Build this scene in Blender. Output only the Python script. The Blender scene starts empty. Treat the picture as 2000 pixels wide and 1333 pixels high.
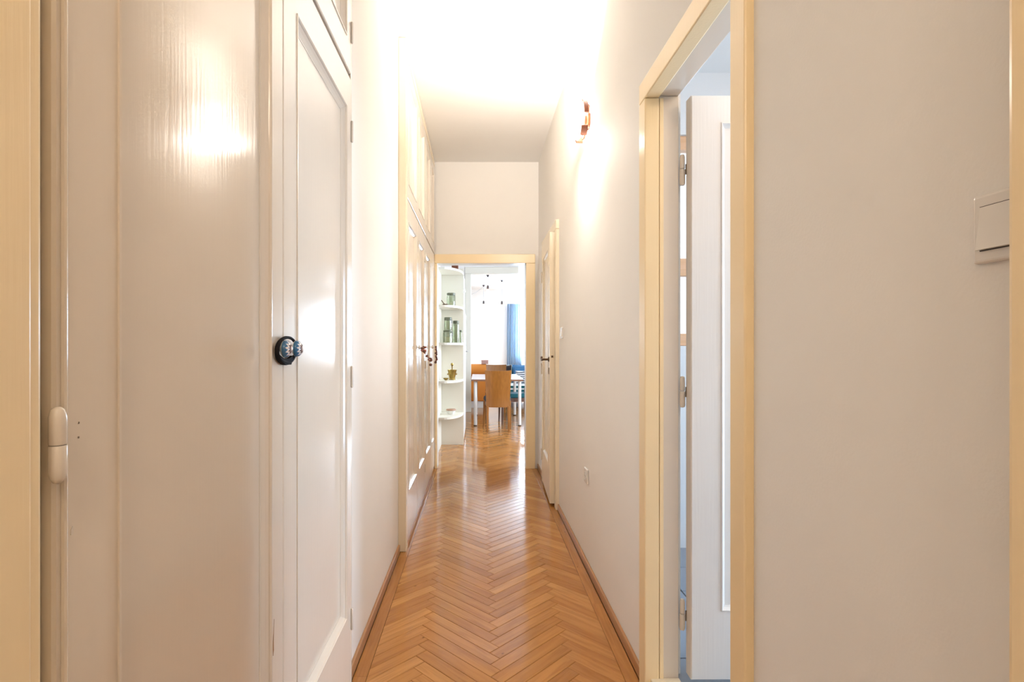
import bpy, bmesh, math, random
from mathutils import Vector, Matrix

R = random.Random(7)
PI = math.pi
S = bpy.context.scene
C = S.collection

# ------------------------------------------------------------------ camera, world, lights, exposure
F = 1050.0                      # focal length in pixels of the 2000 px wide frame
cd = bpy.data.cameras.new('camera')
cam = bpy.data.objects.new('camera', cd)
C.objects.link(cam)
cam.location = (0, 0, 1.2)
cam.rotation_euler = (PI / 2, 0, 0)
cd.sensor_width = 36.0
cd.lens = 36.0 * F / 2000.0
cd.shift_x = (1000 - 934) / 2000.0
cd.shift_y = (676 - 666.5) / 2000.0
cd.clip_start = 0.05
S.camera = cam

w = bpy.data.worlds.new('daylight')
S.world = w
w.use_nodes = True
w.node_tree.nodes['Background'].inputs[0].default_value = (0.72, 0.86, 1.0, 1)
w.node_tree.nodes['Background'].inputs[1].default_value = 3.0

S.view_settings.view_transform = 'Standard'
S.view_settings.look = 'None'
S.view_settings.gamma = 1
S.view_settings.exposure = 0.06
S.view_settings.use_curve_mapping = False


def area(name, loc, rot, sx, sy, power, col):
    l = bpy.data.lights.new(name, 'AREA')
    l.shape = 'RECTANGLE'
    l.size = sx
    l.size_y = sy
    l.energy = power
    l.color = col
    o = bpy.data.objects.new(name, l)
    o.location = loc
    o.rotation_euler = rot
    C.objects.link(o)
    return o


DAY = (0.78, 0.88, 1.0)
# daylight standing outside each window
area('daylight_living_window', (1.9, 14.95, 1.55), (-PI / 2, 0, 0), 1.7, 1.9, 1200, (0.68, 0.84, 1.0))
area('daylight_kitchen_window', (2.95, 6.65, 1.6), (0, PI / 2, 0), 1.6, 1.4, 180, DAY)
area('daylight_bath_window', (2.95, 1.40, 1.05), (0, PI / 2, 0), 1.6, 0.7, 68, (0.52, 0.75, 1.0))
SCONCE_L = 20.0
FILL_UP = 35.0
FILL_DOWN = 7.0
SCONCE_COL = (1.0, 0.91, 0.81)
# added warm fill light behind the camera, brightening the foreground
pl = bpy.data.lights.new('hall_fill', 'POINT')
pl.energy = 31
pl.color = (1.0, 0.83, 0.65)
pl.shadow_soft_size = 0.14
plo = bpy.data.objects.new('hall_fill', pl)
plo.location = (0.05, -1.1, 2.6)
C.objects.link(plo)
# ceiling lamp of the small room at right
bl = bpy.data.lights.new('bath_lamp', 'POINT')
bl.energy = 17
bl.color = (1.0, 0.80, 0.60)
bl.shadow_soft_size = 0.1
blo = bpy.data.objects.new('bath_lamp', bl)
blo.location = (1.55, 1.0, 2.45)
C.objects.link(blo)


# ------------------------------------------------------------------ materials
def principled(name, col, rough=0.5, metal=0.0, **kw):
    m = bpy.data.materials.new(name)
    m.use_nodes = True
    b = m.node_tree.nodes['Principled BSDF']
    b.inputs['Base Color'].default_value = (*col, 1)
    b.inputs['Roughness'].default_value = rough
    b.inputs['Metallic'].default_value = metal
    for k, v in kw.items():
        b.inputs[k.replace('_', ' ')].default_value = v
    return m


def N(m, t, **kw):
    n = m.node_tree.nodes.new(t)
    for k, v in kw.items():
        setattr(n, k, v)
    return n


def L(m, a, b):
    m.node_tree.links.new(a, b)


def bsdf(m):
    return m.node_tree.nodes['Principled BSDF']


def paint(name, col, rough, streak=(45, 45, 1.6), bump=0.05, var=0.03):
    """brushed enamel: faint colour variation and vertical brush streaks in the relief"""
    m = principled(name, col, rough)
    tc = N(m, 'ShaderNodeTexCoord')
    mp = N(m, 'ShaderNodeMapping')
    mp.inputs['Scale'].default_value = streak
    L(m, tc.outputs['Object'], mp.inputs[0])
    n = N(m, 'ShaderNodeTexNoise')
    n.inputs['Scale'].default_value = 3.0
    n.inputs['Detail'].default_value = 4
    L(m, mp.outputs[0], n.inputs['Vector'])
    bp = N(m, 'ShaderNodeBump')
    bp.inputs['Strength'].default_value = bump
    bp.inputs['Distance'].default_value = 0.01
    L(m, n.outputs[0], bp.inputs['Height'])
    L(m, bp.outputs[0], bsdf(m).inputs['Normal'])
    n2 = N(m, 'ShaderNodeTexNoise')
    n2.inputs['Scale'].default_value = 2.2
    n2.inputs['Detail'].default_value = 3
    L(m, tc.outputs['Object'], n2.inputs['Vector'])
    r = N(m, 'ShaderNodeValToRGB')
    r.color_ramp.elements[0].position = 0.3
    r.color_ramp.elements[1].position = 0.7
    r.color_ramp.elements[0].color = (*[c * (1 - var) for c in col], 1)
    r.color_ramp.elements[1].color = (*[min(1, c * (1 + var)) for c in col], 1)
    L(m, n2.outputs[0], r.inputs[0])
    L(m, r.outputs[0], bsdf(m).inputs['Base Color'])
    return m


def plaster(name, col, rough=0.75, scale=60, bump=0.04):
    return paint(name, col, rough, (scale, scale, scale), bump, 0.012)


def wood(name, c0, c1, rough, scale=(3, 40, 40), bump=0.03, coat=0.0):
    m = principled(name, c0, rough)
    tc = N(m, 'ShaderNodeTexCoord')
    mp = N(m, 'ShaderNodeMapping')
    mp.inputs['Scale'].default_value = scale
    L(m, tc.outputs['Object'], mp.inputs[0])
    n = N(m, 'ShaderNodeTexNoise')
    n.inputs['Scale'].default_value = 1.5
    n.inputs['Detail'].default_value = 6
    n.inputs['Distortion'].default_value = 0.6
    L(m, mp.outputs[0], n.inputs['Vector'])
    r = N(m, 'ShaderNodeValToRGB')
    r.color_ramp.elements[0].position = 0.32
    r.color_ramp.elements[1].position = 0.7
    r.color_ramp.elements[0].color = (*c0, 1)
    r.color_ramp.elements[1].color = (*c1, 1)
    L(m, n.outputs[0], r.inputs[0])
    L(m, r.outputs[0], bsdf(m).inputs['Base Color'])
    bp = N(m, 'ShaderNodeBump')
    bp.inputs['Strength'].default_value = bump
    bp.inputs['Distance'].default_value = 0.004
    L(m, n.outputs[0], bp.inputs['Height'])
    L(m, bp.outputs[0], bsdf(m).inputs['Normal'])
    if coat:
        bsdf(m).inputs['Coat Weight'].default_value = coat
        bsdf(m).inputs['Coat Roughness'].default_value = 0.1
    return m


def parquet_material():
    m = principled('varnished_oak_parquet', (0.5, 0.25, 0.09), 0.2)
    at = N(m, 'ShaderNodeAttribute', attribute_name='tone')
    uv = N(m, 'ShaderNodeUVMap', uv_map='grain')
    mp = N(m, 'ShaderNodeMapping')
    mp.inputs['Scale'].default_value = (3.5, 46, 1)
    L(m, uv.outputs[0], mp.inputs[0])
    n = N(m, 'ShaderNodeTexNoise')
    n.inputs['Scale'].default_value = 1.0
    n.inputs['Detail'].default_value = 6
    n.inputs['Distortion'].default_value = 1.1
    L(m, mp.outputs[0], n.inputs['Vector'])
    rt = N(m, 'ShaderNodeValToRGB')
    e = rt.color_ramp.elements
    e[0].position = 0.0
    e[0].color = (0.33, 0.138, 0.034, 1)
    e[1].position = 1.0
    e[1].color = (0.54, 0.27, 0.085, 1)
    k = rt.color_ramp.elements.new(0.5)
    k.color = (0.43, 0.192, 0.052, 1)
    L(m, at.outputs['Fac'], rt.inputs[0])
    rg = N(m, 'ShaderNodeValToRGB')
    rg.color_ramp.elements[0].position = 0.3
    rg.color_ramp.elements[0].color = (0.78, 0.72, 0.66, 1)
    rg.color_ramp.elements[1].position = 0.62
    rg.color_ramp.elements[1].color = (1.08, 1.06, 1.04, 1)
    L(m, n.outputs[0], rg.inputs[0])
    mx = N(m, 'ShaderNodeMix', data_type='RGBA', blend_type='MULTIPLY')
    mx.inputs[0].default_value = 0.8
    L(m, rt.outputs[0], mx.inputs[6])
    L(m, rg.outputs[0], mx.inputs[7])
    # a few dark knots
    mk = N(m, 'ShaderNodeMapping')
    mk.inputs['Scale'].default_value = (5, 9, 1)
    L(m, uv.outputs[0], mk.inputs[0])
    vo = N(m, 'ShaderNodeTexVoronoi')
    vo.inputs['Scale'].default_value = 1.0
    L(m, mk.outputs[0], vo.inputs['Vector'])
    rk = N(m, 'ShaderNodeValToRGB')
    rk.color_ramp.elements[0].position = 0.02
    rk.color_ramp.elements[0].color = (0.25, 0.18, 0.14, 1)
    rk.color_ramp.elements[1].position = 0.05
    rk.color_ramp.elements[1].color = (1, 1, 1, 1)
    L(m, vo.outputs['Distance'], rk.inputs[0])
    mx2 = N(m, 'ShaderNodeMix', data_type='RGBA', blend_type='MULTIPLY')
    mx2.inputs[0].default_value = 0.7
    L(m, mx.outputs[2], mx2.inputs[6])
    L(m, rk.outputs[0], mx2.inputs[7])
    L(m, mx2.outputs[2], bsdf(m).inputs['Base Color'])
    tc = N(m, 'ShaderNodeTexCoord')
    nb = N(m, 'ShaderNodeTexNoise')
    nb.inputs['Scale'].default_value = 9
    nb.inputs['Detail'].default_value = 2
    L(m, tc.outputs['Object'], nb.inputs['Vector'])
    bp = N(m, 'ShaderNodeBump')
    bp.inputs['Strength'].default_value = 0.10
    bp.inputs['Distance'].default_value = 0.006
    L(m, nb.outputs[0], bp.inputs['Height'])
    bp2 = N(m, 'ShaderNodeBump')
    bp2.inputs['Strength'].default_value = 0.05
    bp2.inputs['Distance'].default_value = 0.002
    L(m, n.outputs[0], bp2.inputs['Height'])
    L(m, bp.outputs[0], bp2.inputs['Normal'])
    L(m, bp2.outputs[0], bsdf(m).inputs['Normal'])
    bsdf(m).inputs['Roughness'].default_value = 0.12
    return m


def glass_material(name, tint=(0.9, 0.97, 0.93), clear=0.8):
    m = bpy.data.materials.new(name)
    m.use_nodes = True
    nt = m.node_tree
    nt.nodes.clear()
    out = N(m, 'ShaderNodeOutputMaterial')
    tr = N(m, 'ShaderNodeBsdfTransparent')
    tr.inputs[0].default_value = (*tint, 1)
    gl = N(m, 'ShaderNodeBsdfGlossy')
    gl.inputs['Roughness'].default_value = 0.05
    lw = N(m, 'ShaderNodeLayerWeight')
    lw.inputs[0].default_value = 0.45
    mr = N(m, 'ShaderNodeMapRange')
    mr.inputs['To Min'].default_value = 0.04
    mr.inputs['To Max'].default_value = 1 - clear + 0.35
    L(m, lw.outputs['Facing'], mr.inputs[0])
    mx = N(m, 'ShaderNodeMixShader')
    L(m, mr.outputs[0], mx.inputs[0])
    L(m, tr.outputs[0], mx.inputs[1])
    L(m, gl.outputs[0], mx.inputs[2])
    L(m, mx.outputs[0], out.inputs[0])
    return m


def emission(name, col, strength):
    m = bpy.data.materials.new(name)
    m.use_nodes = True
    m.node_tree.nodes.clear()
    out = N(m, 'ShaderNodeOutputMaterial')
    e = N(m, 'ShaderNodeEmission')
    e.inputs[0].default_value = (*col, 1)
    e.inputs[1].default_value = strength
    L(m, e.outputs[0], out.inputs[0])
    return m


def stripe_material(name, ca, cb, axis, freq, duty=0.5, wob=0.0):
    m = principled(name, ca, 0.85)
    tc = N(m, 'ShaderNodeTexCoord')
    sp = N(m, 'ShaderNodeSeparateXYZ')
    L(m, tc.outputs['Object'], sp.inputs[0])
    src = sp.outputs[axis]
    if wob:
        n = N(m, 'ShaderNodeTexNoise')
        n.inputs['Scale'].default_value = 6
        L(m, tc.outputs['Object'], n.inputs['Vector'])
        ma = N(m, 'ShaderNodeMath', operation='MULTIPLY_ADD')
        ma.inputs[1].default_value = wob
        L(m, n.outputs[0], ma.inputs[0])
        L(m, src, ma.inputs[2])
        src = ma.outputs[0]
    mu = N(m, 'ShaderNodeMath', operation='MULTIPLY')
    mu.inputs[1].default_value = freq
    L(m, src, mu.inputs[0])
    fr = N(m, 'ShaderNodeMath', operation='FRACT')
    L(m, mu.outputs[0], fr.inputs[0])
    gt = N(m, 'ShaderNodeMath', operation='GREATER_THAN')
    gt.inputs[1].default_value = duty
    L(m, fr.outputs[0], gt.inputs[0])
    mx = N(m, 'ShaderNodeMix', data_type='RGBA')
    mx.inputs[6].default_value = (*ca, 1)
    mx.inputs[7].default_value = (*cb, 1)
    L(m, gt.outputs[0], mx.inputs[0])
    L(m, mx.outputs[2], bsdf(m).inputs['Base Color'])
    return m


def fabric(name, col, rough=0.9, scale=400):
    m = principled(name, col, rough)
    tc = N(m, 'ShaderNodeTexCoord')
    n = N(m, 'ShaderNodeTexNoise')
    n.inputs['Scale'].default_value = scale
    L(m, tc.outputs['Object'], n.inputs['Vector'])
    bp = N(m, 'ShaderNodeBump')
    bp.inputs['Strength'].default_value = 0.15
    bp.inputs['Distance'].default_value = 0.002
    L(m, n.outputs[0], bp.inputs['Height'])
    L(m, bp.outputs[0], bsdf(m).inputs['Normal'])
    return m


def ceramic_knob_material():
    """white glazed knob: blue rim, white zigzag petals, brown flower heart (knob axis = local Z, apex at +Z)"""
    m = principled('painted_ceramic', (0.1, 0.25, 0.45), 0.12)
    tc = N(m, 'ShaderNodeTexCoord')
    sp = N(m, 'ShaderNodeSeparateXYZ')
    L(m, tc.outputs['Object'], sp.inputs[0])
    an = N(m, 'ShaderNodeMath', operation='ARCTAN2')
    L(m, sp.outputs[1], an.inputs[0])
    L(m, sp.outputs[0], an.inputs[1])
    mu = N(m, 'ShaderNodeMath', operation='MULTIPLY')
    mu.inputs[1].default_value = 11 / (2 * PI)
    L(m, an.outputs[0], mu.inputs[0])
    pp = N(m, 'ShaderNodeMath', operation='PINGPONG')
    pp.inputs[1].default_value = 0.5
    L(m, mu.outputs[0], pp.inputs[0])

    def above(level, tooth):
        ma = N(m, 'ShaderNodeMath', operation='MULTIPLY_ADD')
        ma.inputs[1].default_value = -tooth
        L(m, pp.outputs[0], ma.inputs[0])
        L(m, sp.outputs[2], ma.inputs[2])
        g = N(m, 'ShaderNodeMath', operation='GREATER_THAN')
        g.inputs[1].default_value = level
        L(m, ma.outputs[0], g.inputs[0])
        return g.outputs[0]
    prev = None
    for level, tooth, col in ((0.0150, 0.0, (0.05, 0.17, 0.32)), (0.0225, 0.0095, (0.80, 0.76, 0.74)), (0.0272, 0.0050, (0.13, 0.07, 0.07)), (0.0300, 0.0030, (0.75, 0.62, 0.55))):
        mx = N(m, 'ShaderNodeMix', data_type='RGBA')
        if prev is None:
            mx.inputs[6].default_value = (0.72, 0.72, 0.70, 1)
        else:
            L(m, prev, mx.inputs[6])
        mx.inputs[7].default_value = (*col, 1)
        L(m, above(level, tooth), mx.inputs[0])
        prev = mx.outputs[2]
    L(m, prev, bsdf(m).inputs['Base Color'])
    return m


def tile_floor_material():
    m = principled('grey_bath_tile', (0.30, 0.32, 0.36), 0.35)
    return m


M = {}
M['wall'] = plaster('white_wall_plaster', (0.90, 0.875, 0.84))
M['ceiling'] = plaster('white_ceiling_plaster', (0.90, 0.885, 0.86))
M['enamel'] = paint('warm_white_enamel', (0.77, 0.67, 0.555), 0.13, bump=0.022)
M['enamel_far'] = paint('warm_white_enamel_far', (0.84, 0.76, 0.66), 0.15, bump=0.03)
M['cream'] = paint('cream_enamel', (0.94, 0.75, 0.46), 0.28, bump=0.06)
M['cream_light'] = paint('pale_cream_enamel', (0.87, 0.76, 0.58), 0.25, bump=0.06)
M['door'] = paint('white_door_enamel', (0.78, 0.72, 0.66), 0.28, bump=0.05)
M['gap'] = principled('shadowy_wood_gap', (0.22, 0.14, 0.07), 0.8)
M['parquet'] = parquet_material()
M['subfloor'] = principled('dark_subfloor', (0.09, 0.045, 0.018), 0.7)
M['skirting'] = wood('brown_skirting_wood', (0.36, 0.17, 0.065), (0.46, 0.24, 0.10), 0.28, (40, 2, 40))
M['plastic'] = principled('white_switch_plastic', (0.80, 0.76, 0.71), 0.25)
M['plastic_dark'] = principled('dark_slot', (0.05, 0.04, 0.035), 0.6)
M['hinge'] = paint('painted_hinge', (0.74, 0.66, 0.57), 0.2)
M['rust'] = principled('tarnished_screw_brass', (0.20, 0.15, 0.10), 0.5, 0.6)
M['barewood'] = principled('chipped_bare_wood', (0.30, 0.15, 0.05), 0.6)
M['ceramic'] = ceramic_knob_material()
M['black_cord'] = fabric('black_elastic', (0.012, 0.010, 0.010), 0.8, 300)
bsdf(M['black_cord']).inputs['Specular IOR Level'].default_value = 0.1
M['brass'] = principled('old_brass', (0.36, 0.25, 0.07), 0.28, 1.0)
M['bronze'] = principled('dark_bronze_handle', (0.10, 0.055, 0.028), 0.45, 0.6)
M['copper'] = wood('copper_brown_wood', (0.16, 0.04, 0.012), (0.24, 0.065, 0.02), 0.5)
M['lamp'] = emission('glowing_opal_glass', SCONCE_COL, SCONCE_L)
M['mint'] = plaster('pale_mint_lacquer', (0.80, 0.77, 0.665), 0.35, 30, 0.01)
M['cabinet'] = plaster('white_cabinet_lacquer', (0.78, 0.78, 0.76), 0.3, 30, 0.01)
M['steel'] = principled('steel_handle', (0.35, 0.35, 0.36), 0.3, 1.0)
M['jar'] = glass_material('jar_glass', (0.80, 0.83, 0.74), 0.75)
M['lid'] = principled('dark_olive_lid', (0.12, 0.13, 0.08), 0.4)
M['flour'] = principled('pale_flour', (0.80, 0.72, 0.58), 0.9)
M['herb'] = fabric('dried_herbs', (0.17, 0.16, 0.07), 0.9, 120)
M['pane'] = glass_material('window_glass', (0.97, 0.98, 1.0), 0.9)
M['dishwhite'] = principled('white_glaze', (0.78, 0.76, 0.70), 0.2)
M['lidbrown'] = principled('pinkish_brown_lid', (0.42, 0.24, 0.15), 0.5)
M['basket'] = fabric('brown_wicker', (0.16, 0.05, 0.02), 0.8, 90)
M['chairwood'] = wood('orange_beech', (0.23, 0.083, 0.009), (0.30, 0.115, 0.016), 0.35, (30, 30, 2.5))
M['darkwood'] = wood('dark_bent_wood', (0.07, 0.03, 0.02), (0.13, 0.06, 0.035), 0.35, (30, 30, 2.5))
M['darkseat'] = fabric('dark_upholstery', (0.02, 0.018, 0.02))
M['teal'] = fabric('teal_upholstery', (0.012, 0.10, 0.12))
M['tabletop'] = principled('white_tabletop', (0.72, 0.68, 0.70), 0.25)
M['tableedge'] = principled('brown_table_edge', (0.22, 0.10, 0.05), 0.4)
M['tableleg'] = principled('white_table_leg', (0.80, 0.77, 0.72), 0.3)
M['black'] = principled('black_rubber', (0.015, 0.013, 0.012), 0.6)
M['orange'] = fabric('orange_upholstery', (0.62, 0.22, 0.035))
M['pinkbox'] = wood('pinkish_cardboard', (0.42, 0.24, 0.20), (0.5, 0.3, 0.26), 0.7)
M['bluefab'] = fabric('blue_cushion', (0.06, 0.20, 0.42))
M['zebra'] = stripe_material('black_white_stripes', (0.78, 0.80, 0.82), (0.06, 0.08, 0.12), 2, 24, 0.6, 0.05)
M['throw'] = stripe_material('teal_white_stripes', (0.012, 0.13, 0.16), (0.78, 0.84, 0.86), 2, 13, 0.62, 0.01)
M['curtain'] = fabric('blue_curtain', (0.38, 0.46, 0.56), 0.9, 250)
M['cord'] = principled('pale_grey_flex', (0.55, 0.55, 0.58), 0.6)
M['socket'] = principled('dark_lamp_socket', (0.08, 0.06, 0.06), 0.5)
M['bulb'] = emission('glowing_bulb', (1.0, 0.88, 0.70), 2.6)
M['tile'] = tile_floor_material()
M['bathwall'] = plaster('pale_bath_wall', (0.78, 0.77, 0.76), 0.5)
M['peach'] = wood('peach_window_wood', (0.74, 0.42, 0.22), (0.82, 0.5, 0.3), 0.4)
M['bead_pink'] = principled('dusty_pink_petals', (0.42, 0.17, 0.13), 0.7)
M['bead_brown'] = principled('dark_brown_beads', (0.15, 0.055, 0.03), 0.5)
M['string'] = principled('brown_string', (0.20, 0.10, 0.05), 0.8)
# curtain cloth lets some window light through
b = bsdf(M['curtain'])
b.inputs['Transmission Weight'].default_value = 0.0
mm = M['curtain']
trn = N(mm, 'ShaderNodeBsdfTranslucent')
trn.inputs[0].default_value = (0.55, 0.66, 0.76, 1)
mxs = N(mm, 'ShaderNodeMixShader')
mxs.inputs[0].default_value = 0.45
L(mm, b.outputs[0], mxs.inputs[1])
L(mm, trn.outputs[0], mxs.inputs[2])
L(mm, mxs.outputs[0], mm.node_tree.nodes['Material Output'].inputs[0])


# ------------------------------------------------------------------ mesh helpers
class MB:
    def __init__(self):
        self.bm = bmesh.new()

    def face(self, vs):
        try:
            return self.bm.faces.new(vs)
        except ValueError:
            return None

    def box(self, x0, x1, y0, y1, z0, z1, bev=0.0, seg=2):
        v = [self.bm.verts.new((x, y, z)) for z in (z0, z1) for y in (y0, y1) for x in (x0, x1)]
        fs = [self.bm.faces.new([v[i] for i in q]) for q in
              ((0, 2, 3, 1), (4, 5, 7, 6), (0, 1, 5, 4), (2, 6, 7, 3), (0, 4, 6, 2), (1, 3, 7, 5))]
        if bev:
            es = list({e for f in fs for e in f.edges})
            bmesh.ops.bevel(self.bm, geom=es, offset=bev, segments=seg, affect='EDGES', profile=0.5)
        return self

    def tube(self, path, r, n=10, caps=True, squash=None):
        path = [Vector(p) for p in path]
        rs = r if isinstance(r, (list, tuple)) else [r] * len(path)
        rings = []
        up = Vector((0, 0, 1))
        t0 = (path[1] - path[0]).normalized()
        if abs(t0.dot(up)) > 0.9:
            up = Vector((0, 1, 0))
        nrm = t0.cross(up).normalized()
        for i, p in enumerate(path):
            a = path[max(0, i - 1)]
            c = path[min(len(path) - 1, i + 1)]
            t = (c - a).normalized()
            nrm = (nrm - t * nrm.dot(t)).normalized()
            bi = t.cross(nrm)
            rings.append([self.bm.verts.new(p + (nrm * math.cos(2 * PI * k / n) + bi * math.sin(2 * PI * k / n)) * rs[i]) for k in range(n)])
        for a, c in zip(rings, rings[1:]):
            for k in range(n):
                self.face([a[k], a[(k + 1) % n], c[(k + 1) % n], c[k]])
        if caps:
            self.face(rings[0][::-1])
            self.face(rings[-1])
        return self

    def lathe(self, prof, origin=(0, 0, 0), axis='Z', n=24):
        o = Vector(origin)
        rings = []
        for r, h in prof:
            if r < 1e-6:
                rings.append([self.bm.verts.new(o + self._ax(0, 0, h, axis))])
            else:
                rings.append([self.bm.verts.new(o + self._ax(r * math.cos(2 * PI * k / n), r * math.sin(2 * PI * k / n), h, axis)) for k in range(n)])
        for a, c in zip(rings, rings[1:]):
            for k in range(n):
                k2 = (k + 1) % n
                if len(a) == 1 and len(c) == 1:
                    continue
                if len(a) == 1:
                    self.face([a[0], c[k2], c[k]])
                elif len(c) == 1:
                    self.face([a[k], a[k2], c[0]])
                else:
                    self.face([a[k], a[k2], c[k2], c[k]])
        if len(rings[0]) > 1:
            self.face(rings[0][::-1])
        if len(rings[-1]) > 1:
            self.face(rings[-1])
        return self

    @staticmethod
    def _ax(a, b, h, axis):
        if axis == 'Z':
            return Vector((a, b, h))
        if axis == 'X':
            return Vector((h, a, b))
        if axis == '-X':
            return Vector((-h, a, b))
        return Vector((a, h, b))

    def ball(self, c, r, sz=1.0, n=12):
        m = max(6, n // 2)
        pr = [(r * math.sin(PI * i / m), -r * sz * math.cos(PI * i / m)) for i in range(m + 1)]
        return self.lathe(pr, c, 'Z', n)

    def prism(self, pts, z0, z1):
        a = [self.bm.verts.new((x, y, z0)) for x, y in pts]
        c = [self.bm.verts.new((x, y, z1)) for x, y in pts]
        self.face(a[::-1])
        self.face(c)
        k = len(pts)
        for i in range(k):
            self.face([a[i], a[(i + 1) % k], c[(i + 1) % k], c[i]])
        return self

    def build(self, name, mat, parent=None, smooth=False, local=False, mats=None):
        bm = self.bm
        bmesh.ops.recalc_face_normals(bm, faces=bm.faces)
        if smooth:
            for f in bm.faces:
                f.smooth = True
            for e in bm.edges:
                if len(e.link_faces) == 2 and e.calc_face_angle(0) > math.radians(38):
                    e.smooth = False
        me = bpy.data.meshes.new(name)
        bm.to_mesh(me)
        bm.free()
        if not local and parent is not None:
            off = Vector((0, 0, 0))
            p = parent
            while p is not None:
                off += p.location
                p = p.parent
            me.transform(Matrix.Translation(-off))
        me.materials.append(mat)
        for x in mats or ():
            me.materials.append(x)
        o = bpy.data.objects.new(name, me)
        C.objects.link(o)
        o.parent = parent
        return o


def thing(name, label, cat, loc=(0, 0, 0), rz=0.0, group=None):
    o = bpy.data.objects.new(name, None)
    o.empty_display_size = 0.05
    C.objects.link(o)
    o.location = loc
    o.rotation_euler = (0, 0, rz)
    return tag(o, label, cat, group)


def tag(o, label, cat, group=None):
    o['label'] = label
    o['category'] = cat
    if group:
        o['group'] = group
    return o


def struct(o, label, cat=None):
    o['kind'] = 'structure'
    o['label'] = label
    if cat:
        o['category'] = cat
    return o


def sroot(name, label, loc=(0, 0, 0), rz=0.0, cat=None):
    o = bpy.data.objects.new(name, None)
    o.empty_display_size = 0.05
    C.objects.link(o)
    o.location = loc
    o.rotation_euler = (0, 0, rz)
    return struct(o, label, cat)


def copy_thing(root, loc, rz, label, group=None):
    r = root.copy()
    C.objects.link(r)
    r.location = loc
    r.rotation_euler = (0, 0, rz)
    r['label'] = label
    if group:
        r['group'] = group
    for ch in list(root.children):
        c = ch.copy()
        C.objects.link(c)
        c.parent = r
        for g in ch.children:
            d = g.copy()
            C.objects.link(d)
            d.parent = c
    return r


def panel_leaf(P, name, parent, mat, u0, u1, z0, z1, thick, pu0, pu1, pz0, pz1, depth=0.014, mw=0.020, local=False, bead=True, bv=0.003):
    """framed door leaf; P maps (u, d, z) -> world with d the depth out of the face.  Returns the leaf (its panel and moulding are children)"""
    g = MB()

    def ring(rect, d):
        a, b_, c, e = rect
        return [g.bm.verts.new(P(*q)) for q in ((a, d, c), (b_, d, c), (b_, d, e), (a, d, e))]
    O = (u0, u1, z0, z1)
    I = (pu0, pu1, pz0, pz1)
    Oin = (u0 + bv, u1 - bv, z0 + bv, z1 - bv)
    r = [ring(I, -thick), ring(O, -thick), ring(O, -bv), ring(Oin, 0.0), ring(I, 0.0)]
    r.append(r[0])
    for a, c in zip(r, r[1:]):
        for k in range(4):
            g.face([a[k], a[(k + 1) % 4], c[(k + 1) % 4], c[k]])
    leaf = g.build(name, mat, parent, local=local)
    mo = MB()
    prof = [(0.0, -0.004), (0.0, 0.0025), (0.0035, 0.003), (0.006, 0.0), (0.007, -0.003), (mw * 0.6, -depth * 0.55), (mw, -depth + 0.001), (mw + 0.004, -depth + 0.001), (mw + 0.004, -depth - 0.004)]
    if not bead:
        prof[1] = (0.0, -0.0005)
        prof[2] = (0.0035, -0.001)
    rr = []
    for ins, d in prof:
        rr.append([mo.bm.verts.new(P(*q)) for q in ((pu0 + ins, d, pz0 + ins), (pu1 - ins, d, pz0 + ins), (pu1 - ins, d, pz1 - ins), (pu0 + ins, d, pz1 - ins))])
    for a, c in zip(rr, rr[1:]):
        for k in range(4):
            mo.face([a[k], a[(k + 1) % 4], c[(k + 1) % 4], c[k]])
    mo.build('moulding', mat, leaf, local=local)
    pa = MB()
    vs = []
    for d in (-depth, -thick + 0.002):
        vs.append([pa.bm.verts.new(P(*q)) for q in ((pu0 + 0.004, d, pz0 + 0.004), (pu1 - 0.004, d, pz0 + 0.004), (pu1 - 0.004, d, pz1 - 0.004), (pu0 + 0.004, d, pz1 - 0.004))])
    pa.face(vs[0])
    pa.face(vs[1][::-1])
    for k in range(4):
        pa.face([vs[0][k], vs[0][(k + 1) % 4], vs[1][(k + 1) % 4], vs[1][k]])
    pa.build('panel', mat, leaf, local=local)
    return leaf


# ------------------------------------------------------------------ dimensions
XL, XR = -0.465, 0.590          # corridor wall faces
H = 3.0                         # corridor ceiling
YE = 5.263                      # end wall
XC = -0.430                     # cupboard door faces
NC0, NC1, NCX = 0.545, 1.185, 1.815   # near cupboard: leaf edges
FC = [3.20, 3.79, 4.31, 4.83, 5.245]  # far cupboard door edges

# ------------------------------------------------------------------ room shell
m = MB()
m.box(XL - 0.14, XL, -2.3, 0.40, 0, H)
m.box(XL - 0.14, XL, 1.835, 3.125, 0, H)
struct(m.build('wall_left', M['wall']), 'plain white left wall between the two built-in cupboards')
m = MB()
m.box(XR, XR + 0.115, -2.3, -0.45, 0, H)
m.box(XR, XR + 0.115, 0.50, 1.185, 0, H)
m.box(XR, XR + 0.115, 1.875, 3.985, 0, H)
m.box(XR, XR + 0.115, 4.74, YE, 0, H)
m.box(XR, XR + 0.115, 1.185, 1.875, 2.085, H)
m.box(XR, XR + 0.115, 3.985, 4.74, 2.085, H)
m.box(XR, XR + 0.115, -0.45, 0.50, 2.085, H)
struct(m.build('wall_right', M['wall']), 'long white right wall carrying the sconce, socket and switches')
m = MB()
m.box(XL - 0.14, -0.440, YE, YE + 0.13, 0, H)
m.box(0.490, XR + 0.115, YE, YE + 0.13, 0, H)
m.box(-0.440, 0.490, YE, YE + 0.13, 2.03, H)
struct(m.build('wall_end', M['wall']), 'white wall above the doorway at the corridor end')
m = MB()
m.box(XL - 0.14, XR + 0.115, -2.42, -2.3, 0, H)
struct(m.build('wall_back', M['wall']), 'white wall closing the corridor behind the viewer')
m = MB()
m.box(-0.9, XR + 0.115, -2.42, YE + 0.13, H, H + 0.1)
struct(m.build('ceiling', M['ceiling']), 'white plaster corridor ceiling')

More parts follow.
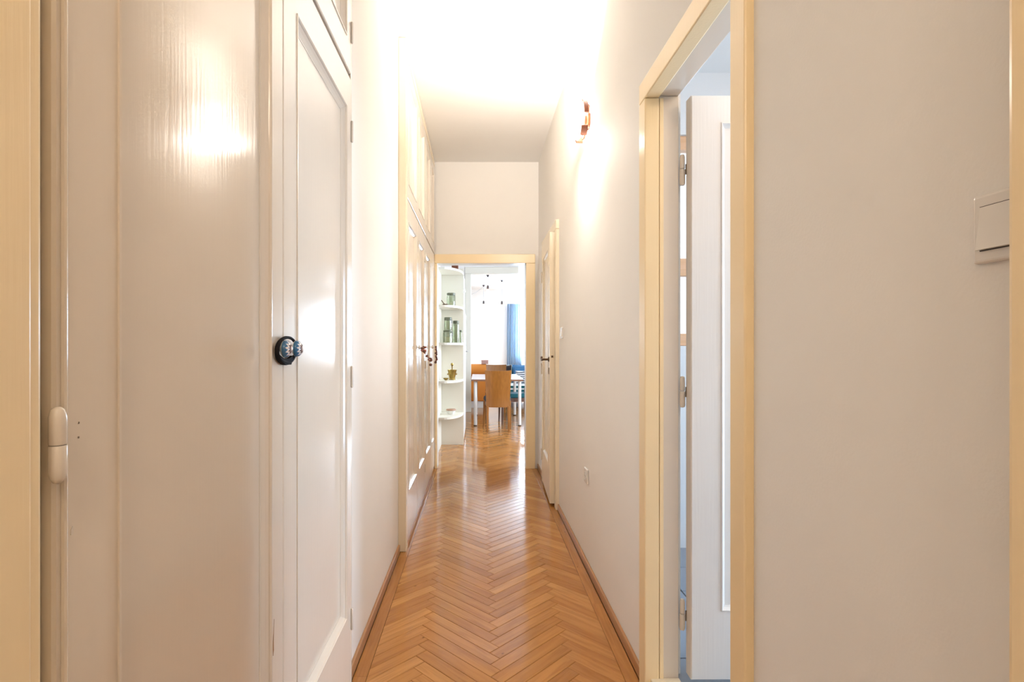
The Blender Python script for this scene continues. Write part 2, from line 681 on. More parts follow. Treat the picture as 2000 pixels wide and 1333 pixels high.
# kitchen + living room shell (one open plan behind the doorway)
KX0, KX1, KY0, KY1, LY1 = -1.75, 2.6, YE + 0.13, 9.77, 14.5
m = MB()
m.box(KX0 - 0.1, KX0, KY0, LY1, 0, H)
struct(m.build('wall_kitchen_left', M['wall']), 'white left wall of the kitchen beyond the doorway')
m = MB()
m.box(KX1, KX1 + 0.1, KY0, 5.8, 0, H)
m.box(KX1, KX1 + 0.1, 7.5, LY1 + 0.1, 0, H)
m.box(KX1, KX1 + 0.1, 5.8, 7.5, 0, 0.75)
m.box(KX1, KX1 + 0.1, 5.8, 7.5, 2.45, H)
struct(m.build('wall_kitchen_right', M['wall']), 'white right wall of the kitchen and living room')
m = MB()
m.box(KX0 - 0.1, XL - 0.14, KY0 - 0.12, KY0, 0, H)
m.box(XR + 0.115, KX1 + 0.1, KY0 - 0.12, KY0, 0, H)
struct(m.build('wall_kitchen_front', M['wall']), 'white kitchen wall beside the corridor end')
m = MB()
WX0, WX1, WZ0, WZ1 = 1.05, 2.5, 0.85, 2.32
m.box(KX0 - 0.1, WX0, LY1, LY1 + 0.12, 0, 2.9)
m.box(WX1, KX1 + 0.1, LY1, LY1 + 0.12, 0, 2.9)
m.box(WX0, WX1, LY1, LY1 + 0.12, 0, WZ0)
m.box(WX0, WX1, LY1, LY1 + 0.12, WZ1, 2.9)
struct(m.build('wall_living_back', M['wall']), 'bright white far wall of the living room')
m = MB()
m.box(KX0 - 0.1, KX1 + 0.1, KY0 - 0.12, KY1 + 0.1, H, H + 0.1)
struct(m.build('ceiling_kitchen', M['ceiling']), 'white kitchen ceiling')
m = MB()
m.box(KX0 - 0.1, KX1 + 0.1, KY1 + 0.1, LY1 + 0.12, 2.72, 2.82)
struct(m.build('ceiling_living', M['ceiling']), 'white living room ceiling')
m = MB()
m.box(KX0, -0.235, KY1, KY1 + 0.12, 0, H)
m.box(-0.235, 0.735, KY1, KY1 + 0.12, 2.60, H)
m.box(0.735, KX1, KY1 + 0.06, KY1 + 0.12, 2.70, H)
struct(m.build('wall_kitchen_end', M['wall']), 'white wall and beam between kitchen and living room')
t = sroot('trim_5', 'pale greyish cream frame of the opening between kitchen and living room')
m = MB()
m.box(-0.240, -0.130, KY1 - 0.03, KY1 + 0.15, 0, 2.51, 0.006)
m.build('jamb', M['mint'], t)
m = MB()
m.box(-0.240, 0.730, KY1 - 0.032, KY1 + 0.152, 2.511, 2.63, 0.006)
m.build('head', M['mint'], t)

# windows of the far rooms
t = sroot('window_1', 'living room window beside the blue curtain')
m = MB()
for a in ((WX0, WX0 + 0.06, WZ0, WZ1), (WX1 - 0.06, WX1, WZ0, WZ1), (WX0 + 0.06, WX1 - 0.06, WZ0, WZ0 + 0.06), (WX0 + 0.06, WX1 - 0.06, WZ1 - 0.06, WZ1), ((WX0 + WX1) / 2 - 0.04, (WX0 + WX1) / 2 + 0.04, WZ0 + 0.06, WZ1 - 0.06)):
    m.box(a[0], a[1], LY1 + 0.03, LY1 + 0.09, a[2], a[3], 0.004)
m.build('window_frame', M['cabinet'], t)
for a in ((WX0 + 0.06, (WX0 + WX1) / 2 - 0.04), ((WX0 + WX1) / 2 + 0.04, WX1 - 0.06)):
    m = MB()
    m.box(a[0], a[1], LY1 + 0.055, LY1 + 0.06, WZ0 + 0.06, WZ1 - 0.06)
    m.build('pane', M['pane'], t)
t = sroot('window_2', 'kitchen window in the right wall')
m = MB()
for a in ((5.8, 5.86, .75, 2.45), (7.44, 7.5, .75, 2.45), (5.86, 7.44, .75, .81), (5.86, 7.44, 2.39, 2.45), (6.62, 6.68, .81, 2.39)):
    m.box(KX1 + 0.02, KX1 + 0.08, a[0], a[1], a[2], a[3], 0.004)
m.build('window_frame', M['cabinet'], t)
for a in ((5.86, 6.62), (6.68, 7.44)):
    m = MB()
    m.box(KX1 + 0.05, KX1 + 0.055, a[0], a[1], 0.81, 2.39)
    m.build('pane', M['pane'], t)

# bathroom beyond the right doorway
BX1, BY0, BY1, BZ = 2.7, 0.35, 3.05, 0.055
m = MB()
m.box(XR + 0.115, BX1 + 0.1, BY0 - 0.1, BY0, 0, 2.75)
m.box(BX1, BX1 + 0.1, BY0, 1.0, 0, 2.75)
m.box(BX1, BX1 + 0.1, 1.80, BY1, 0, 2.75)
m.box(BX1, BX1 + 0.1, 1.0, 1.80, 0, 0.20)
m.box(BX1, BX1 + 0.1, 1.0, 1.80, 2.05, 2.75)
m.box(XR + 0.115, 0.86, BY1, BY1 + 0.1, 0, 2.75)
m.box(1.75, BX1 + 0.1, BY1, BY1 + 0.1, 0, 2.75)
m.box(0.86, 1.75, BY1, BY1 + 0.1, 0, 1.20)
m.box(0.86, 1.75, BY1, BY1 + 0.1, 2.40, 2.75)
struct(m.build('wall_bathroom', M['bathwall']), 'pale walls of the small room behind the open right door')
m = MB()
m.box(XR + 0.115, BX1 + 0.1, BY0 - 0.1, BY1 + 0.1, 2.75, 2.85)
struct(m.build('ceiling_bathroom', M['ceiling']), 'white ceiling of the small room behind the open door')
fl = MB()
fl.box(XR + 0.09, BX1, BY0, BY1, 0.0, BZ - 0.008)
bf = struct(fl.build('floor_bathroom', M['gap']), 'grey tiled raised floor of the small room at right')
for i in range(4):
    for j in range(10):
        m = MB()
        x0, y0 = XR + 0.09 + i * 0.27, BY0 + j * 0.27
        m.box(x0 + 0.003, x0 + 0.267, y0 + 0.003, min(BY1, y0 + 0.267), BZ - 0.008, BZ, 0.0015, 1)
        m.build('tile', M['tile'], bf)
t = sroot('window_3', 'frosted bright window with peach wooden frame seen through the door gap')
m = MB()
for a in ((0.86, 0.92, 1.20, 2.40), (1.69, 1.75, 1.20, 2.40), (0.92, 1.69, 1.20, 1.27), (0.92, 1.69, 2.32, 2.40), (0.92, 1.69, 1.60, 1.70)):
    m.box(a[0], a[1], BY1 + 0.02, BY1 + 0.08, a[2], a[3], 0.004)
m.build('window_frame', M['peach'], t)
for a in ((1.27, 1.60), (1.70, 2.32)):
    m = MB()
    m.box(0.92, 1.69, BY1 + 0.045, BY1 + 0.05, a[0], a[1])
    m.build('pane', M['pane'], t)
t = sroot('window_4', 'daylit window of the small room at right')
m = MB()
for a in ((1.0, 1.06, 0.20, 2.05), (1.74, 1.80, 0.20, 2.05), (1.06, 1.74, 0.20, 0.26), (1.06, 1.74, 1.99, 2.05)):
    m.box(BX1 + 0.02, BX1 + 0.08, a[0], a[1], a[2], a[3], 0.004)
m.build('window_frame', M['cabinet'], t)
m = MB()
m.box(BX1 + 0.045, BX1 + 0.05, 1.06, 1.74, 0.26, 1.99)
m.build('pane', M['pane'], t)

# ------------------------------------------------------------------ herringbone parquet
PL, PW = 0.405, 0.054
SH = -0.222 - (PL - PW / 2) / math.sqrt(2)
q2 = 1 / math.sqrt(2)
m = MB()
m.box(KX0, KX1, -2.3, LY1, -0.08, -0.011)
floor = struct(m.build('floor', M['subfloor']), 'varnished oak herringbone parquet floor with plank borders')


def clip(poly, nx, ny, c):
    """keep nx*x+ny*y <= c"""
    out = []
    for i in range(len(poly)):
        a, b_ = poly[i], poly[(i + 1) % len(poly)]
        da, db = nx * a[0] + ny * a[1] - c, nx * b_[0] + ny * b_[1] - c
        if da <= 0:
            out.append(a)
        if (da < 0 < db) or (db < 0 < da):
            k = da / (da - db)
            out.append((a[0] + (b_[0] - a[0]) * k, a[1] + (b_[1] - a[1]) * k))
    return out


def area2(p):
    return 0.5 * sum(p[i][0] * p[(i + 1) % len(p)][1] - p[(i + 1) % len(p)][0] * p[i][1] for i in range(len(p)))


def inset(poly, d):
    n = len(poly)
    out = []
    for i in range(n):
        p0, p1, p2 = Vector(poly[i - 1]), Vector(poly[i]), Vector(poly[(i + 1) % n])
        e1, e2 = (p1 - p0).normalized(), (p2 - p1).normalized()
        n1, n2 = Vector((-e1.y, e1.x)), Vector((-e2.y, e2.x))
        bis = n1 + n2
        if bis.length < 1e-6:
            return None
        k = d / max(0.35, (bis.normalized().dot(n1)))
        out.append(tuple(p1 + bis.normalized() * k))
    return out


def clean(poly):
    out = []
    for p in poly:
        if not out or (Vector(p) - Vector(out[-1])).length > 0.002:
            out.append(p)
    if len(out) > 1 and (Vector(out[0]) - Vector(out[-1])).length < 0.002:
        out.pop()
    return out


planks = []      # (polygon, direction, tone)


def add_plank(poly, d, tone=None):
    poly = clean(poly)
    if len(poly) < 3:
        return
    if area2(poly) < 0:
        poly = poly[::-1]
    if area2(poly) < 2e-4:
        return
    planks.append((poly, d, R.betavariate(2.6, 2.6) if tone is None else tone))


for mI in range(-4, 8):
    for k in range(-60, 196):
        for kind in (0, 1):
            if kind == 0:
                rect = [(0, 0), (PL, 0), (PL, PW), (0, PW)]
                d = (q2, q2)
            else:
                rect = [(PL, PW - PL), (PL + PW, PW - PL), (PL + PW, PW), (PL, PW)]
                d = (-q2, q2)
            poly = []
            for a, b_ in rect:
                a += k * PW + mI * PL
                b_ += k * PW - mI * PL
                poly.append(((a - b_) * q2 + SH, (a + b_) * q2))
            if poly[0][1] > LY1 or max(p[1] for p in poly) < -0.6:
                continue
            cy = sum(p[1] for p in poly) / 4
            if cy < YE - 0.02:          # corridor field between the border strips
                cc = clip(clip(poly, 1, 0, 0.527), -1, 0, 0.403)
            elif cy < KY0 + 0.05:       # doorway
                cc = clip(clip(poly, 1, 0, 0.487), -1, 0, 0.437)
            else:                       # kitchen and living room
                cc = clip(clip(clip(poly, 1, 0, KX1), -1, 0, -KX0), 0, 1, LY1)
            if cc:
                add_plank(cc, d)
# border strips along the walls
y = -0.6
for x0, x1, joints in ((-0.4525, -0.403, (-0.6, 0.75, 1.95, 3.05, 4.2, YE)), (0.527, 0.5775, (-0.6, 0.4, 1.45, 2.5, 3.6, 4.55, YE))):
    for y0, y1 in zip(joints, joints[1:]):
        add_plank([(x0, y0), (x1, y0), (x1, y1), (x0, y1)], (0, 1), R.uniform(0.25, 0.45))
# filler strips under the cupboards
add_plank([(-0.47, 3.13), (-0.4535, 3.13), (-0.4535, YE), (-0.47, YE)], (0, 1), 0.3)


def plank_mesh(bm, uvl, tl, poly, d, tone):
    n = len(poly)
    o1 = inset(poly, 0.0006)
    o2 = inset(poly, 0.0017)
    if o1 is None or o2 is None or area2(o2) <= 0:
        return
    cx, cy = sum(p[0] for p in poly) / n, sum(p[1] for p in poly) / n
    ta, tb = max(-.003, min(.003, R.gauss(0, 0.0014))), max(-.006, min(.006, R.gauss(0, 0.0036)))
    off = (R.uniform(0, 50), R.uniform(0, 50))
    pd = (-d[1], d[0])

    def zz(p):
        return ta * ((p[0] - cx) * d[0] + (p[1] - cy) * d[1]) + tb * ((p[0] - cx) * pd[0] + (p[1] - cy) * pd[1])
    rings = [[bm.verts.new((p[0], p[1], -0.0115)) for p in o1],
             [bm.verts.new((p[0], p[1], zz(p) - 0.0011)) for p in o1],
             [bm.verts.new((p[0], p[1], zz(p))) for p in o2]]
    fs = []
    for a, c in zip(rings, rings[1:]):
        for i in range(n):
            fs.append(bm.faces.new([a[i], a[(i + 1) % n], c[(i + 1) % n], c[i]]))
    fs.append(bm.faces.new(rings[2]))
    for f in fs:
        for l in f.loops:
            x, yy = l.vert.co.x - cx, l.vert.co.y - cy
            l[uvl].uv = (x * d[0] + yy * d[1] + off[0], x * pd[0] + yy * pd[1] + off[1])
            l.vert[tl] = tone


def in_view(poly):
    for x, yy in poly:
        if yy > 1.5:
            px, py = 934 + F * x / yy, 676 + F * 1.2 / yy
            if py < 1345 and 680 < px < 1260:
                return True
    return False


vis = [p for p in planks if in_view(p[0])]
vis.sort(key=lambda p: -area2(p[0]) / (sum(q[1] for q in p[0]) / len(p[0])) ** 3)
first = vis[:296]
ids = {id(p) for p in first}
rest = [p for p in planks if id(p) not in ids]


def mesh_of(name, ps):
    bm = bmesh.new()
    uvl = bm.loops.layers.uv.new('grain')
    tl = bm.verts.layers.float.new('tone')
    for p in ps:
        plank_mesh(bm, uvl, tl, *p)
    me = bpy.data.meshes.new(name)
    bm.to_mesh(me)
    bm.free()
    me.materials.append(M['parquet'])
    o = bpy.data.objects.new(name, me)
    C.objects.link(o)
    o.parent = floor
    return o


for p in first:
    mesh_of('plank', [p])
o = mesh_of('distant_planks', rest)
o['kind'] = 'stuff'

# ------------------------------------------------------------------ skirting
m = MB()
m.box(XL, XL + 0.012, 1.835, 3.12, 0, 0.045, 0.003)
struct(m.build('baseboard_left', M['skirting']), 'narrow brown wooden skirting under the plain left wall')
m = MB()
m.box(XR - 0.012, XR, 1.912, 3.96, 0, 0.045, 0.003)
m.box(XR - 0.012, XR, 4.80, YE, 0, 0.045, 0.003)
struct(m.build('baseboard_right', M['skirting']), 'narrow brown wooden skirting along the right wall')

# ------------------------------------------------------------------ near door on the right: casing, jambs and open leaf
CF = 0.570      # casing face
t = sroot('trim_1', 'cream painted casing around the open doorway on the right')
y0, y1 = 1.219, 1.839
for a, b_ in ((y0 - 0.068, y0), (y1, y1 + 0.068)):
    m = MB()
    m.box(CF, XR + 0.03, a, b_, 0, 2.05, 0.004)
    m.build('casing', M['cream'], t)
m = MB()
m.box(CF, XR + 0.03, y0 - 0.068, y1 + 0.068, 2.0505, 2.122, 0.004)
m.build('head_casing', M['cream'], t)
for a, b_ in ((y0 - 0.010, y0 - 0.034), (y1 + 0.010, y1 + 0.034)):
    m = MB()
    m.box(XR + 0.0305, 0.690, min(a, b_) + (0.0 if a > y1 else 0), max(a, b_), 0, 2.06, 0.003)
    m.build('jamb', M['enamel'], t)
m = MB()
m.box(XR + 0.0305, 0.690, y0 - 0.034, y1 + 0.034, 2.0605, 2.082, 0.003)
m.build('head_jamb', M['enamel'], t)
for a in (y0 - 0.011, y1 + 0.001):
    m = MB()
    m.box(XR + 0.031, XR + 0.045, a, a + 0.0095, 0, 2.0495, 0.002)
    m.build('door_stop', M['cream'], t)
m = MB()
m.box(XR, 0.690, y0, y1 + 0.008, 0.0, BZ + 0.005, 0.004)
m.build('threshold', M['cream_light'], t)

d1 = sroot('door_1', 'white panelled door leaf standing open inside the right doorway', (0.708, 1.82, 0))
LX, LYF = 0.710, 1.792
lf = panel_leaf(lambda u, d, z: (u, LYF - d, z), 'leaf', d1, M['door'], LX, LX + 0.60, 0.085, 2.036, 0.042, 0.810, 1.215, 0.315, 1.945, depth=0.012, mw=0.016)
m = MB()
m.box(LX, LX + 0.60, LYF + 0.0425, LYF + 0.044, 0.085, 2.036)
m.build('leaf_back', M['door'], d1)
for zc in (1.805, 1.045, 0.282):
    m = MB()
    m.lathe([(0.0, -0.057), (0.007, -0.055), (0.0095, -0.048), (0.0095, -0.0012), (0.008, 0.0)], (0.6995, 1.842, zc), 'Z', 14)
    hb = m.build('hinge', M['hinge'], d1, smooth=True)
    m = MB()
    m.lathe([(0.0065, 0.001), (0.0085, 0.003), (0.0085, 0.042), (0.006, 0.05), (0.0, 0.052)], (0.6995, 1.842, zc), 'Z', 14)
    m.build('hinge_knuckle', M['hinge'], hb, smooth=True)
    m = MB()
    m.box(0.7065, 0.7100, 1.832, 1.8345, zc - 0.02, zc + 0.015)
    m.build('hinge_leaf', M['rust'], hb)

# ------------------------------------------------------------------ casing of the doorway at the far right edge + closed leaf
t = sroot('trim_2', 'ochre cream door casing at the right edge of the view')
m = MB()
m.box(0.536, XR, 0.470, 0.546, 0, 2.05, 0.006)
m.build('casing', M['cream'], t)
m = MB()
m.box(0.536, XR, -0.50, -0.425, 0, 2.05, 0.006)
m.build('casing', M['cream'], t)
m = MB()
m.box(0.536, XR, -0.50, 0.546, 2.0505, 2.125, 0.006)
m.build('head_casing', M['cream'], t)
d3 = sroot('door_3', 'closed white door beside the viewer on the right', (0.6, 0, 0))
panel_leaf(lambda u, d, z: (0.600 - d, u, z), 'leaf', d3, M['door'], -0.42, 0.466, 0.005, 2.046, 0.04, -0.32, 0.37, 0.3, 1.94)

# ------------------------------------------------------------------ far right door, slightly ajar
t = sroot('trim_3', 'cream casing around the slightly open door near the corridor end')
for a, b_ in ((3.92, 3.993), (4.72, 4.79)):
    m = MB()
    m.box(0.566, XR + 0.02, a, b_, 0, 2.055, 0.004)
    m.build('casing', M['cream_light'], t)
m = MB()
m.box(0.566, XR + 0.02, 3.92, 4.79, 2.0555, 2.125, 0.004)
m.build('head_casing', M['cream_light'], t)
for a, b_ in ((3.994, 4.018), (4.695, 4.7195)):
    m = MB()
    m.box(XR + 0.0205, XR + 0.115, a, b_, 0, 2.055, 0.003)
    m.build('jamb', M['cream'], t)
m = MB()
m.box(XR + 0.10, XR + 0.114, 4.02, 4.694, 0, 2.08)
m.build('shade_sheet', M['gap'], t)  # dark sheet across the opening, its shade put into the colour

# leaf hinged at its far edge; local u runs from the hinge towards the viewer, face looks towards -X
HY, HX = 4.716, 0.5625
d2 = sroot('door_2', 'cream panelled door slightly ajar at the far right with a lever handle', (HX, HY, 0), math.radians(-2.2))
W2 = 0.70
lf2 = panel_leaf(lambda u, d, z: (-0.0 - d - 0.002, -u, z), 'leaf', d2, M['cream_light'], 0.0, W2, 0.022, 2.052, 0.036, 0.11, W2 - 0.115, 0.30, 1.945, depth=0.013, mw=0.020, local=True)
m = MB()
m.box(0.0345, 0.0365, -W2, 0.0, 0.022, 2.052)
m.build('leaf_back', M['cream_light'], d2, local=True)
# escutcheons, lever, keyhole
m = MB()
m.lathe([(0.017, 0.0), (0.019, 0.002), (0.017, 0.006), (0.010, 0.009), (0.0, 0.009)], (-0.002, -(W2 - 0.055), 1.098), '-X', 18)
hd = m.build('handle', M['bronze'], d2, smooth=True, local=True)
m = MB()
p = [(-0.008, -(W2 - 0.055), 1.098), (-0.035, -(W2 - 0.055), 1.098), (-0.048, -(W2 - 0.065), 1.097), (-0.050, -(W2 - 0.085), 1.092), (-0.050, -(W2 - 0.115), 1.098), (-0.050, -(W2 - 0.15), 1.090), (-0.049, -(W2 - 0.18), 1.098), (-0.046, -(W2 - 0.195), 1.112)]
m.tube(p, [0.008, 0.008, 0.0085, 0.008, 0.007, 0.0075, 0.0075, 0.0085], 10)
m.build('lever', M['bronze'], hd, smooth=True, local=True)
m = MB()
m.box(-0.0065, -0.002, -(W2 - 0.043), -(W2 - 0.067), 0.985, 1.035, 0.002)
ks = m.build('keyhole_plate', M['bronze'], d2, local=True)
m = MB()
m.box(-0.0075, -0.0064, -(W2 - 0.052), -(W2 - 0.058), 1.000, 1.018)
m.build('keyhole', M['plastic_dark'], ks, local=True)
m = MB()
m.box(0.010, 0.024, -W2 - 0.006, -W2 + 0.001, 1.112, 1.128, 0.001)
m.build('latch', M['bronze'], d2, local=True)
for zc in (0.25, 1.0, 1.8):
    m = MB()
    m.lathe([(0.0, -0.05), (0.007, -0.046), (0.007, 0.046), (0.0, 0.05)], (-0.006, 0.006, zc), 'Z', 10)
    m.build('hinge', M['hinge'], d2, smooth=True, local=True)

# ------------------------------------------------------------------ casing of the end doorway
t = sroot('trim_4', 'cream frame of the doorway at the end of the corridor')
YC = YE - 0.022
for a, b_ in ((-0.428, -0.400), (0.466, 0.556)):
    m = MB()
    m.box(a, b_, YC, YE + 0.002, 0, 2.007, 0.004)
    m.build('casing', M['cream'], t)
m = MB()
m.box(-0.428, 0.556, YC, YE + 0.002, 2.0075, 2.095, 0.004)
m.build('head_casing', M['cream'], t)
for a, b_ in ((-0.428, -0.400), (0.466, 0.489)):
    m = MB()
    m.box(a, b_, YE + 0.0025, KY0 + 0.01, 0, 2.007, 0.003)
    m.build('jamb', M['cabinet'], t)
m = MB()
m.box(-0.428, 0.489, YE + 0.0025, KY0 + 0.01, 2.0075, 2.029, 0.003)
m.build('head_jamb', M['cabinet'], t)

# ------------------------------------------------------------------ near built-in cupboard (left)
nc = thing('built_in_cupboard', 'tall off-white cupboard with blue ceramic knobs in the left foreground', 'cupboard', (XC, 1.18, 0))
PX = lambda u, d, z: (XC + d, u, z)
m = MB()
m.box(XC - 0.50, XC - 0.022, 0.50, NCX + 0.015, 0.0, H - 0.002)
m.build('carcass', M['gap'], nc)
m = MB()
m.box(XC - 0.018, -0.4105, 0.405, 0.507, 0, H - 0.002, 0.005)
m.build('face_frame', M['cream'], nc)
m = MB()
m.box(XC - 0.0185, -0.4075, 0.405, 0.492, 0, H - 0.002, 0.004)
m.build('frame_bead', M['cream'], nc)
m = MB()
m.box(XC - 0.022, XC - 0.012, 0.5075, 0.541, 0, H - 0.002)
m.build('frame_rebate', M['cream'], nc)
m = MB()
m.box(XL + 0.0005, XC - 0.0005, NCX + 0.0012, NCX + 0.016, 0, H - 0.002, 0.002)
m.build('side_frame', M['enamel'], nc)
lower1 = panel_leaf(PX, 'door', nc, M['enamel'], NC0 + 0.0, NC1 - 0.0012, 0.06, 2.100, 0.02, 0.641, 1.117, 0.305, 1.988, depth=0.015, mw=0.021)
lower2 = panel_leaf(PX, 'door', nc, M['enamel'], NC1 + 0.0012, NCX, 0.06, 2.100, 0.02, 1.273, 1.757, 0.305, 1.988, depth=0.015, mw=0.021)
upper1 = panel_leaf(PX, 'door', nc, M['enamel'], NC0 + 0.0, NC1 - 0.0012, 2.118, H - 0.03, 0.02, 0.641, 1.117, 2.215, H - 0.12, depth=0.015, mw=0.021)
upper2 = panel_leaf(PX, 'door', nc, M['enamel'], NC1 + 0.0012, NCX, 2.118, H - 0.03, 0.02, 1.273, 1.757, 2.215, H - 0.12, depth=0.015, mw=0.021)
m = MB()
m.box(XC - 0.021, XC - 0.004, NC0, NCX, 0.0, 0.057, 0.002)
m.build('plinth', M['enamel'], nc)
# half-round bead at the left stile edge
m = MB()
m.tube([(XC + 0.0005, NC0 + 0.012, 0.065), (XC + 0.0005, NC0 + 0.012, 2.095)], 0.0035, 8)
m.build('edge_bead', M['enamel'], lower1, smooth=True)
# big barrel hinge on the left
HYc, HXc = 0.5345, -0.4180
m = MB()
m.lathe([(0.0074, 0.0008), (0.0078, 0.002), (0.0078, 0.028), (0.006, 0.0355), (0.003, 0.038), (0.0, 0.0385)], (HXc, HYc, 1.101), 'Z', 20)
hg = m.build('hinge', M['hinge'], nc, smooth=True)
m = MB()
m.lathe([(0.0, -0.0385), (0.004, -0.037), (0.0068, -0.0325), (0.0080, -0.026), (0.0080, -0.0008), (0.0074, 0.0)], (HXc, HYc, 1.101), 'Z', 20)
m.build('hinge_knuckle', M['hinge'], hg, smooth=True)
m = MB()
m.box(XC - 0.002, XC + 0.0015, 0.541, 0.5485, 1.1085, 1.1245)
m.build('hinge_leaf', M['rust'], hg)
# slim barrel hinges on the right edge
for zc in (2.26, 1.925, 1.095, 0.275):
    m = MB()
    m.lathe([(0.0, -0.037), (0.003, -0.036), (0.0042, -0.033), (0.0042, 0.033), (0.003, 0.036), (0.0, 0.037)], (XC + 0.0030, NCX + 0.004, zc), 'Z', 12)
    m.build('hinge', M['hinge'], nc, smooth=True)


def flake(parent, y, z, pts, d=0.0006, mat='barewood'):
    """missing flake of paint: a thin sliver of what lies beneath"""
    g = MB()
    a = [g.bm.verts.new((XC + d, y + q[0], z + q[1])) for q in pts]
    c = [g.bm.verts.new((XC - 0.001, y + q[0], z + q[1])) for q in pts]
    g.face(a)
    for i in range(len(pts)):
        g.face([a[i], a[(i + 1) % len(pts)], c[(i + 1) % len(pts)], c[i]])
    g.build('paint_chip', M[mat], parent)


flake(lower1, 1.1262, 0.58, [(0.000, -0.030), (0.004, -0.020), (0.003, 0.0), (0.004, 0.022), (0.0062, 0.044), (0.0025, 0.018), (-0.001, 0.002), (-0.001, -0.018)])
flake(lower1, 0.5782, 1.117, [(-0.0008, -0.001), (0.0008, -0.001), (0.0012, 0.001), (0, 0.0014)], mat='rust')
flake(lower1, 0.5782, 1.1015, [(-0.0008, -0.001), (0.0008, -0.001), (0.0008, 0.001), (-0.0008, 0.001)], mat='rust')
flake(lower1, 0.5690, 1.004, [(-0.002, -0.004), (0.001, -0.004), (0.002, 0.003), (0.0005, 0.005), (-0.0015, 0.002)], mat='hinge')


def knob(yc, zc, parent, s=1.0, mat='ceramic', x=XC):
    """mushroom knob, axis along +X; built in local coordinates (local Z = knob axis)"""
    g = MB()
    prof = [(0.0, 0.006), (0.006, 0.006), (0.0075, 0.009), (0.014, 0.0105), (0.0178, 0.0135), (0.0188, 0.0175), (0.0172, 0.022), (0.0138, 0.0263), (0.009, 0.0295), (0.0045, 0.0312), (0.0, 0.0318)]
    g.lathe([(r * s, h * s) for r, h in prof], (0, 0, 0), 'Z', 28)
    k = g.build('knob', M[mat], parent, smooth=True, local=True)
    k.rotation_euler = (0, PI / 2, 0)
    off = Vector((0, 0, 0))
    p = parent
    while p is not None:
        off += p.location
        p = p.parent
    k.location = Vector((x + 0.0005, yc, zc)) - off
    return k


for yc, lfp in ((1.150, lower1), (1.2215, lower2)):
    knob(yc, 1.1935, lfp)
    m = MB()
    m.lathe([(0.010, -0.0005), (0.010, 0.002), (0.006, 0.004), (0.0055, 0.0068)], (XC, yc, 1.1935), 'X', 18)
    m.build('knob_base', M['dishwhite'], lfp, smooth=True)

# black elastic loop that ties the two knobs
st = thing('elastic_band', 'black elastic loop tying together the two blue cupboard knobs', 'strap', (XC + 0.008, 1.186, 1.19))
pth, rad = [], []
for i in range(41):
    a = 2 * PI * i / 40
    yy = 1.1845 + 0.058 * math.cos(a)
    zz = 1.193 + 0.0255 * math.sin(a) - (0.004 if math.sin(a) < 0 else 0)
    pth.append((XC + 0.0085 + 0.002 * math.sin(a), yy, zz))
    rad.append(0.0032 + 0.0016 * max(0, -math.cos(a)) + 0.003 * max(0, -math.sin(a)) ** 2)
m = MB()
m.tube(pth, rad, 10, caps=False)
m.build('loop', M['black_cord'], st, smooth=True)
m = MB()
m.prism([(1.128, 1.183), (1.142, 1.168), (1.170, 1.1585), (1.203, 1.158), (1.212, 1.168), (1.214, 1.178), (1.19, 1.172), (1.16, 1.172)], 0, 0.007)
bmv = m.bm.verts
for v in bmv:
    x, yy, z = v.co
    v.co = (XC + 0.005 + z, x, yy)
m.build('gathered_fold', M['black_cord'], st)

# ------------------------------------------------------------------ far built-in cupboard (left)
fc = thing('built_in_cupboard', 'far white wall cupboard with four tall panelled doors and top cabinets', 'cupboard', (XC, 4.2, 0))
XF = -0.427
PF = lambda u, d, z: (XF + d, u, z)
m = MB()
m.box(XF - 0.5, XF - 0.045, 3.1975, YC - 0.002, 0, H - 0.002)
m.build('carcass', M['gap'], fc)
m = MB()
m.box(XL - 0.002, XF + 0.008, 3.128, 3.196, 0, H - 0.002, 0.004)
m.build('face_frame', M['cream_light'], fc)
m = MB()
m.box(XF - 0.0215, XF + 0.003, 3.197, YC - 0.003, 2.94, H - 0.003, 0.003)
m.build('cornice', M['cream_light'], fc)
m = MB()
m.box(XF - 0.0215, XF - 0.006, 3.197, YC - 0.003, 0.0, 0.028, 0.002)
m.build('plinth', M['skirting'], fc)
for i in range(4):
    a, b_ = FC[i] + 0.0016, FC[i + 1] - 0.0016
    b_ = min(b_, YC - 0.004)
    la, lb = (0.10, 0.075) if i == 0 else (0.085, 0.075)
    if i == 3:
        lb = 0.06
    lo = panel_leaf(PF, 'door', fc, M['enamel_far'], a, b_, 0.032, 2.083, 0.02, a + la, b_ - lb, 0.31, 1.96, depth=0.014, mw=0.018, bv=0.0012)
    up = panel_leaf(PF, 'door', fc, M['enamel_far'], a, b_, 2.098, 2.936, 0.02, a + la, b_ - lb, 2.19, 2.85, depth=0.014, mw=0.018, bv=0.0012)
    ky = (b_ - 0.035) if i % 2 == 0 else (a + 0.035)
    knob(ky, 1.19, lo, 0.8, 'dishwhite', XF)
    for zc in (0.22, 1.05, 1.9):
        m = MB()
        hy = a + 0.004 if i % 2 == 0 else b_ - 0.004
        m.lathe([(0.0, -0.032), (0.004, -0.03), (0.004, 0.03), (0.0, 0.032)], (XF + 0.003, hy, zc), 'Z', 8)
        m.build('hinge', M['hinge'], lo, smooth=True)

# dried garlands hanging on the far cupboard knobs
def garland(label, y0, pts, beads, group):
    g = thing('dried_garland', label, 'garland', (XF + 0.025, y0, 1.19), group=group)
    s = MB()
    s.tube(pts, 0.0022, 6)
    s.build('string', M['string'], g, smooth=True)
    for (x, yy, z, r, mt) in beads:
        q = MB()
        q.ball((x, yy, z), r, 0.85, 8)
        q.build('blossom', M[mt], g, smooth=True)


